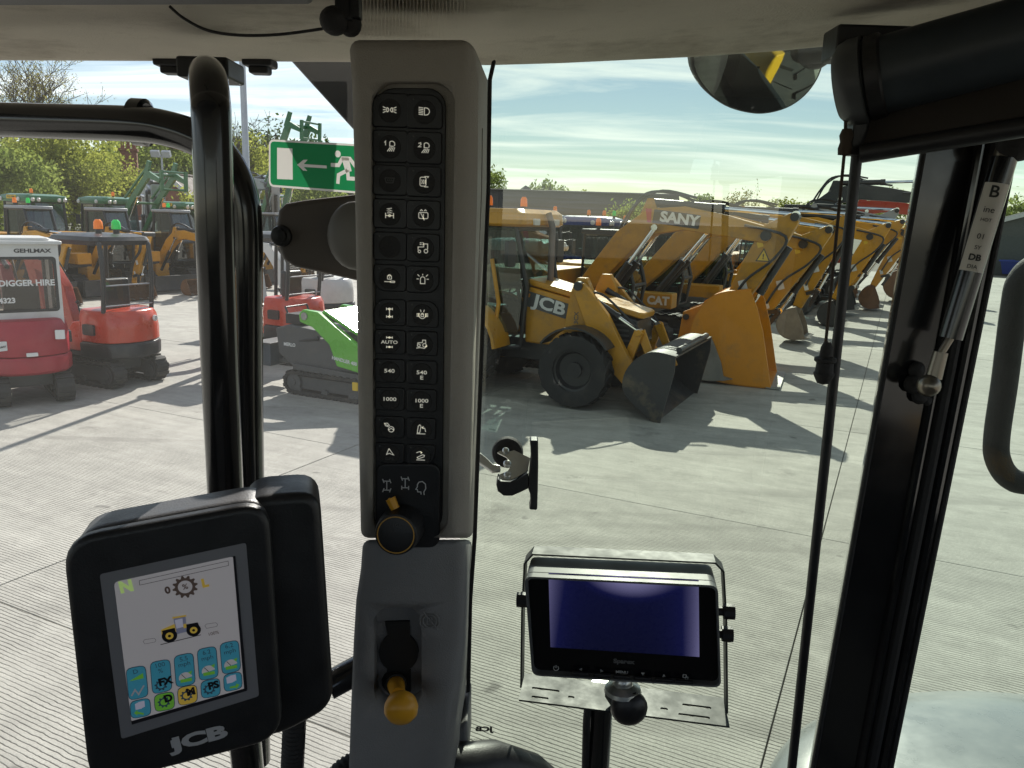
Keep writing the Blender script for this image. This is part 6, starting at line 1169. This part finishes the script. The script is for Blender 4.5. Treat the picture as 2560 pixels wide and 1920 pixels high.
# lamp post and floodlight mast
lpst = thing('lamp_post', 'tall grey lamp post rising behind the bent black tube', 'lamp post', (-5.10, 15.1, 0))
q = MB(); q.tube([(0, 0, 0), (0, 0, 1.2), (0, 0, 1.25), (0, 0, 9)], [.09, .09, .065, .05], 14); q.build('column', mat('galvanised post', (.42, .44, .46), .4, metal=.5, var=.1), lpst)
q = MB(); q.tube([(0, 0, 9), (0, -.5, 9.15), (0, -1.2, 9.2)], .035, 8); q.box((0, -1.4, 9.2), (.25, .6, .12)); q.build('lantern', K_LGY, lpst, bevel=.02)
fm = thing('floodlight_mast', 'thin floodlight mast with two lamps in front of the trees', 'floodlight', (-23.0, 52, 0))
q = MB(); q.tube([(0, 0, 0), (0, 0, 6.1)], [.09, .06], 10); q.build('mast', K_LGY, fm)
for x in (-.35, .35): q = MB(); q.box((x, -.1, 6.2), (.55, .25, .4), Matrix.Rotation(.5, 3, 'X')); q.build('floodlight_head', K_LGY, fm, bevel=.02)
q = MB(); q.cyl((-.5, 0, 6.0), (.5, 0, 6.0), .04, 8); q.build('crossbar', K_LGY, fm)
# ------------------------------------------------------------------ buildings
M_BRK = mat('red brick wall', (.22, .085, .055), .85, var=.25, vscale=2)
M_ROOF = mat('dark brown tiles', (.085, .062, .055), .8, var=.25, vscale=1.5)
M_SLATE = mat('grey roof sheet', (.075, .062, .058), .75, var=.2, vscale=.8)
M_BARGE = mat('pale bargeboard', (.5, .5, .48), .6)
def roofed(label, loc, rz, w, d, eave, ridge, wallm, roofm, name='house', cat='house', courses=10, chimney=None, windows=(), barge=True, group=None):
    """w along the ridge (local x), d across"""
    r = thing(name, label, cat, loc, rz, group)
    q = MB(); q.plate([(-d/2, 0), (d/2, 0), (d/2, eave), (0, ridge-.15), (-d/2, eave)], (0, 0, 0), (0, 1, 0), (0, 0, 1), -w/2, w/2); q.build('wall', wallm, r)
    for sy in (-1, 1):
        a = V((0, sy*(d/2+.3), eave-.12)); b = V((0, 0, ridge)); n_ = max(4, courses); q = MB()
        for k in range(n_):
            p0 = a.lerp(b, k/n_); p1 = a.lerp(b, (k+1)/n_); up = V((0, 0, .05))
            for x0, x1 in ((-w/2-.3, w/2+.3),): q.add([V((x0, p0.y, p0.z+.045)), V((x1, p0.y, p0.z+.045)), V((x1, p1.y, p1.z+.04)), V((x0, p1.y, p1.z+.04)), V((x0, p0.y, p0.z)), V((x1, p0.y, p0.z)), V((x1, p1.y, p1.z)), V((x0, p1.y, p1.z))], [(0, 1, 2, 3), (0, 4, 5, 1), (4, 7, 6, 5), (0, 3, 7, 4), (1, 5, 6, 2)])
        q.build('roof_slope', roofm, r)
    q = MB(); q.cyl((-w/2-.3, 0, ridge+.06), (w/2+.3, 0, ridge+.06), .12, 8); q.build('ridge', roofm, r)
    if barge:
        for sx in (-1, 1):
            q = MB(); q.plate(ribbon([(-d/2-.35, eave-.2), (0, ridge), (d/2+.35, eave-.2)], [.14, .14, .14]), (0, 0, 0), (0, 1, 0), (0, 0, 1), sx*(w/2+.30)-.04, sx*(w/2+.30)+.04); q.build('bargeboard', M_BARGE, r)
    for x, y, z, ww, hh, face in windows:
        fx = V((0, 1, 0)) if face == 'x' else V((1, 0, 0)); sgn = 1
        q = MB(); q.plate(rrect(ww, hh, .02, 1), (x, y, z), fx, (0, 0, 1), -.06, .06); o = q.build('window', M_BARGE, r); q = MB(); q.plate(rrect(ww-.16, hh-.16, .02, 1), (x, y, z), fx, (0, 0, 1), -.075, .075); q.build('pane', mat('dark pane', (.03, .035, .04), .15, var=0), o)
    if chimney:
        x, y, cw, ch, pots = chimney; q = MB(); q.box((x, y, ridge+ch/2-.6), (cw, cw*.6, ch+1.2)); q.box((x, y, ridge+ch+.0), (cw+.2, cw*.6+.2, .2)); c_ = q.build('chimney', M_BRK, r)
        for k in range(pots): q = MB(); q.lathe([(.16, 0), (.13, .5), (.15, .55)], (x+(k-(pots-1)/2)*.45, y, ridge+ch+.1), (0, 0, 1), 10); q.build('chimney_pot', M_BRK, c_)
    return r
roofed('brick house with white-edged gable among the trees on the left', (-24.8, 60, 0), radians(95), 9, 5.8, 2.5, 5.15, M_BRK, M_ROOF, windows=((-4.52, 0, 2.0, 1.2, 1.2, 'x'),), group='brick houses on the left')
roofed('house showing only its big brick chimney above the trees', (-33.8, 70, 0), radians(20), 7, 5, 3.8, 5.7, M_BRK, M_ROOF, chimney=(0, 0, 1.3, 1.9, 3), windows=((-2, -2.52, 2.0, 1.2, 1.3, 'y'), (2, -2.52, 2.0, 1.2, 1.3, 'y')), group='brick houses on the left')
roofed('long low barn with a brown roof behind the tractors', (2.6, 70, 0), radians(-4), 22, 6.0, 2.7, 5.15, mat('barn boards', (.10, .085, .075), .85, var=.2), M_SLATE, 'barn', 'barn', courses=14, barge=False)
r = thing('pavilion', 'pyramid-roofed building behind the long barn', 'building', (.8, 86, 0), radians(20))
q = MB(); q.box((0, 0, 2), (4.2, 4.2, 4)); q.build('wall', M_BRK, r); q = MB(); q.loft([[V((x, y, 4)) for x, y in ((-2.5, -2.5), (2.5, -2.5), (2.5, 2.5), (-2.5, 2.5))], [V((x*.02, y*.02, 6.3)) for x, y in ((-2.5, -2.5), (2.5, -2.5), (2.5, 2.5), (-2.5, 2.5))]]); q.build('roof', M_SLATE, r)
r = roofed('grey farm shed with corrugated roof at the far right', (40.5, 60, 0), radians(58), 14, 10, 3.3, 4.9, mat('dark shed cladding', (.06, .07, .065), .7, var=.2), mat('fibre cement roof', (.26, .255, .24), .8, var=.15), 'farm_shed', 'shed', courses=5)
for k in range(36): q = MB(); x = -7.1+k*.405; q.tube([(x, 5.35, 3.27), (x, .1, 5.02)], .05, 5); q.build('corrugation', mat('fibre cement roof', (0, 0, 0)), r)
for x in (-5, -2.2, .6, 3.4): q = MB(); q.box((x, 5.04, 1.4), (2.1, .06, 1.6)); q.build('cladding_panel', mat('green cladding', (.04, .13, .05), .7, var=.2) if x < 2 else mat('pale cladding', (.28, .28, .26), .7), r)
sk = thing('skip', 'blue steel skip in front of the far right shed', 'skip', (35.0, 54.5, 0), radians(20)); q = MB(); q.loft([[V((x*a, y, z)) for x, y in ((-1.3, -.8), (1.3, -.8), (1.3, .8), (-1.3, .8))] for z, a in ((.1, .7), (1.0, 1.0))]); q.build('body', mat('blue skip paint', (.02, .05, .28), .5, var=.15), sk, bevel=.03); q = MB(); q.tube([(-1.32, -.82, 1.02), (1.32, -.82, 1.02), (1.32, .82, 1.02), (-1.32, .82, 1.02)], .06, 8, closed=True); q.build('rim', mat('blue skip paint', (0, 0, 0)), sk)
# ------------------------------------------------------------------ trees
def leafmat(name, a, b):
    m = bpy.data.materials.new(name); m.use_nodes = True; t = m.node_tree; t.nodes.clear(); o = N(t, 'ShaderNodeOutputMaterial')
    g = N(t, 'ShaderNodeNewGeometry'); n_ = N(t, 'ShaderNodeTexNoise'); n_.inputs['Scale'].default_value = .9; n_.inputs['Detail'].default_value = 5; t.links.new(g.outputs['Position'], n_.inputs['Vector'])
    rmp = N(t, 'ShaderNodeValToRGB'); rmp.color_ramp.elements[0].position = .35; rmp.color_ramp.elements[1].position = .65; rmp.color_ramp.elements[0].color = (*a, 1); rmp.color_ramp.elements[1].color = (*b, 1); t.links.new(n_.outputs[0], rmp.inputs[0])
    d = N(t, 'ShaderNodeBsdfDiffuse'); tl = N(t, 'ShaderNodeBsdfTranslucent'); mx_ = N(t, 'ShaderNodeMixShader'); mx_.inputs[0].default_value = .6
    t.links.new(rmp.outputs[0], d.inputs[0]); t.links.new(rmp.outputs[0], tl.inputs[0]); t.links.new(d.outputs[0], mx_.inputs[1]); t.links.new(tl.outputs[0], mx_.inputs[2]); t.links.new(mx_.outputs[0], o.inputs[0]); return m
L_YG = leafmat('spring yellow green leaves', (.22, .26, .045), (.40, .42, .09)); L_MG = leafmat('mid green leaves', (.15, .20, .045), (.28, .33, .085)); L_DG = leafmat('dark green leaves', (.035, .065, .018), (.07, .11, .03)); L_BUD = leafmat('young bronze buds', (.20, .19, .05), (.32, .29, .08))
M_BARK = mat('grey brown bark', (.085, .068, .052), .9, var=.25, vscale=3)
def tree(label, base, h, rad, leaf, nleaf, *, lsz=.22, twiggy=0, group='trees round the yard', seed=0, low=.25, squash=1.0, name='broadleaf_tree'):
    rng = random.Random(seed); r = thing(name, label, 'tree', base, 0, group); q = MB(); tips = []
    def limb(p, d, ln, rd, lev):
        n_ = 4; pts = [p]; rs = [rd]; dd = d.copy()
        for k in range(n_):
            dd = (dd+V((rng.uniform(-1, 1), rng.uniform(-1, 1), rng.uniform(-.4, .8)))*.16).normalized(); pts.append(pts[-1]+dd*ln/n_); rs.append(rd*(1-.72*(k+1)/n_)+(.012 if twiggy else .004))
        q.tube(pts, rs, 6 if lev < 2 else (4 if lev < 3 else 3), cap=False)
        if lev >= 2:
            for k in range(1, n_+1): tips.append(pts[k])
        mx_l = 4 if twiggy else 3
        if lev < mx_l:
            for j in range((7 if twiggy else 5) if lev < 2 else (4 if twiggy else 3)):
                t = rng.uniform(.35, 1.0) if lev else rng.uniform(.45, 1); i = min(n_-1, int(t*n_)); b = pts[i].lerp(pts[i+1], t*n_-i)
                ax = V((rng.uniform(-1, 1), rng.uniform(-1, 1), rng.uniform(-.1, .75) if lev else rng.uniform(.1, .9))).normalized(); nd = (dd*.55+ax*.8).normalized(); limb(b, nd, ln*rng.uniform(.5, .74), max(.008, rs[i]*.55), lev+1)
    limb(V((0, 0, 0)), V((0, 0, 1)), h*.52, max(.08, h*.022), 0)
    q.build('trunk', M_BARK, r)
    # normalise the limb spread to the crown size
    q = MB(); vs = []; fs = []
    clumps = []
    for k in range(int(26+nleaf/250) if not twiggy else 0):
        a = rng.uniform(0, 2*pi); u_ = rng.uniform(-1, 1); rr = rng.random()**.4; c = V((cos(a)*sqrt(1-u_*u_)*rad*rr, sin(a)*sqrt(1-u_*u_)*rad*rr, h*(low+(1-low)*.5)+u_*h*(1-low)*.48*rr)); clumps.append((c, rad*rng.uniform(.22, .42)))
    for k in range(nleaf):
        if twiggy or rng.random() < .25: c = rng.choice(tips); p = c+V((rng.gauss(0, .25), rng.gauss(0, .25), rng.gauss(0, .25)))
        else:
            c, cr_ = rng.choice(clumps); d = V((rng.gauss(0, 1), rng.gauss(0, 1), rng.gauss(0, 1))).normalized(); p = c+d*cr_*rng.random()**.35*V((1, 1, .8)).length/1.62
        n1 = V((rng.uniform(-1, 1), rng.uniform(-1, 1), rng.uniform(-.6, 1))).normalized(); u1 = n1.orthogonal().normalized(); v1 = n1.cross(u1); a = rng.uniform(0, 2*pi); e1 = (u1*cos(a)+v1*sin(a))*lsz*rng.uniform(.6, 1.3); e2 = (v1*cos(a)-u1*sin(a))*lsz*rng.uniform(.35, .8)
        i = len(vs); vs += [p-e1, p-e2*.8, p+e1, p+e2]; fs.append((i, i+1, i+2, i+3))
    q.add(vs, fs); q.build('crown', leaf, r, smooth=0)
    return r
def at(px, Y): return (BY(px, 520, Y).x, Y, 0)
def top(px, py, Y): return BY(px, py, Y).z
T_ = [('tall bare-branched tree just coming into bud, upper left', 88, 74, 62, 5.5, L_BUD, 7000, dict(twiggy=1, lsz=.085)),
      ('dense green tree at the left edge behind the first tractor', 10, 48, 335, 2.7, L_MG, 6500, dict(lsz=.15, low=.1)),
      ('broad yellow-green willow above the second tractor', 175, 58, 318, 4.2, L_YG, 14000, dict(lsz=.15, low=.1)),
      ('yellow-green tree beside the willow and below the chimney', 318, 64, 418, 3.0, L_YG, 8000, dict(lsz=.14, low=.1)),
      ('olive tree left of the willow', 105, 66, 330, 4.2, L_YG, 9000, dict(lsz=.16, low=.1)),
      ('low bush in front of the brick house gable', 488, 53, 476, 1.0, L_YG, 1800, dict(lsz=.13, low=.05)),
      ('round tree on the rise behind the brick house', 440, 92, 338, 7.0, L_MG, 8000, dict(lsz=.26, low=.1)),
      ('pale green tree on the rise left of the black post', 350, 98, 345, 7.0, L_YG, 8000, dict(lsz=.26, low=.1)),
      ('tree on the rise hidden behind the black tubes', 520, 96, 345, 6.5, L_MG, 6000, dict(lsz=.26, low=.1)),
      ('yellow-green tree just right of the lamp post', 632, 70, 345, 3.4, L_YG, 7000, dict(lsz=.16, low=.1)),
      ('dark tree left of the exit sign on the far rise', 715, 110, 335, 8, L_DG, 8000, dict(lsz=.28, low=.1)),
      ('thin bare sapling poking up left of the lamp post', 594, 70, 300, 1.2, L_BUD, 200, dict(twiggy=1, lsz=.07)),
      ('olive tree behind the exit sign', 790, 100, 420, 5.0, L_MG, 3000, dict(lsz=.26, low=.1)),
      ('round green tree beside the pillar above the barn', 1222, 92, 426, 2.6, L_MG, 3600, dict(lsz=.2, low=.2)),
      ('low green tree right of the pyramid roof', 1365, 100, 462, 3.4, L_MG, 3200, dict(lsz=.22, low=.2)),
      ('low yellowish tree right of the pyramid roof, farther along', 1425, 104, 474, 2.6, L_YG, 2600, dict(lsz=.22, low=.2)),
      ('leafy bush in front of the barn roof', 1572, 52, 498, 1.35, L_MG, 2600, dict(lsz=.13, low=.02)),
      ('small tree top over the first excavator boom', 1752, 120, 486, 2.4, L_MG, 2200, dict(lsz=.24, low=.2)),
      ('bare small tree top over the second boom', 1862, 125, 478, 2.8, L_BUD, 1500, dict(lsz=.2, low=.2)),
      ('small green tree right of the bare one', 1958, 120, 498, 2.8, L_YG, 2400, dict(lsz=.24, low=.2)),
      ('small pale tree just left of the guide rod', 2020, 124, 500, 3.0, L_MG, 2400, dict(lsz=.24, low=.2)),
      ('dark round tree between the cord and the guide rod', 2110, 96, 476, 2.3, L_DG, 3600, dict(lsz=.2, low=.15)),
      ('green tree behind the tip of the black excavator arm', 2215, 110, 474, 3.2, L_YG, 2800, dict(lsz=.22, low=.2)),
      ('green tree over the far right shed', 2552, 84, 478, 2.8, L_MG, 3400, dict(lsz=.2, low=.15))]
for k, (lb, px, Y, py, rad, lf, n, kw) in enumerate(T_):
    b = at(px, Y); tree(lb, b, top(px, py, Y)/(.98 if not kw.get('twiggy') else 1.0), rad, lf, n, seed=k+3, **kw)

rng = random.Random(5); q = MB(); vs = []; fs = []
for k in range(26000):
    x = rng.uniform(-125, 2); Y = rng.uniform(135, 165); hh = (11.5+2.5*noise.noise(V((x*.05, 0, 3)))+1.8*noise.noise(V((x*.22, Y*.1, 9))))*(1-.55*max(0, (x+45)/47)); z = hh*rng.random()**.5+.6*noise.noise(V((x*.6, 0, 1)))
    p = V((x, Y, max(.2, z))); n1 = V((rng.uniform(-1, 1), -rng.random(), rng.uniform(-.3, 1))).normalized(); u1 = n1.orthogonal().normalized(); v1 = n1.cross(u1); sz = rng.uniform(.35, .8); i = len(vs); vs += [p-u1*sz, p-v1*sz*.6, p+u1*sz, p+v1*sz*.6]; fs.append((i, i+1, i+2, i+3))
q.add(vs, fs); tag(q.build('distant_wood', leafmat('hazy wood leaves', (.07, .10, .035), (.16, .19, .06)), smooth=0), 'hazy spring woodland on the far rise to the left', 'wood', kind='stuff')
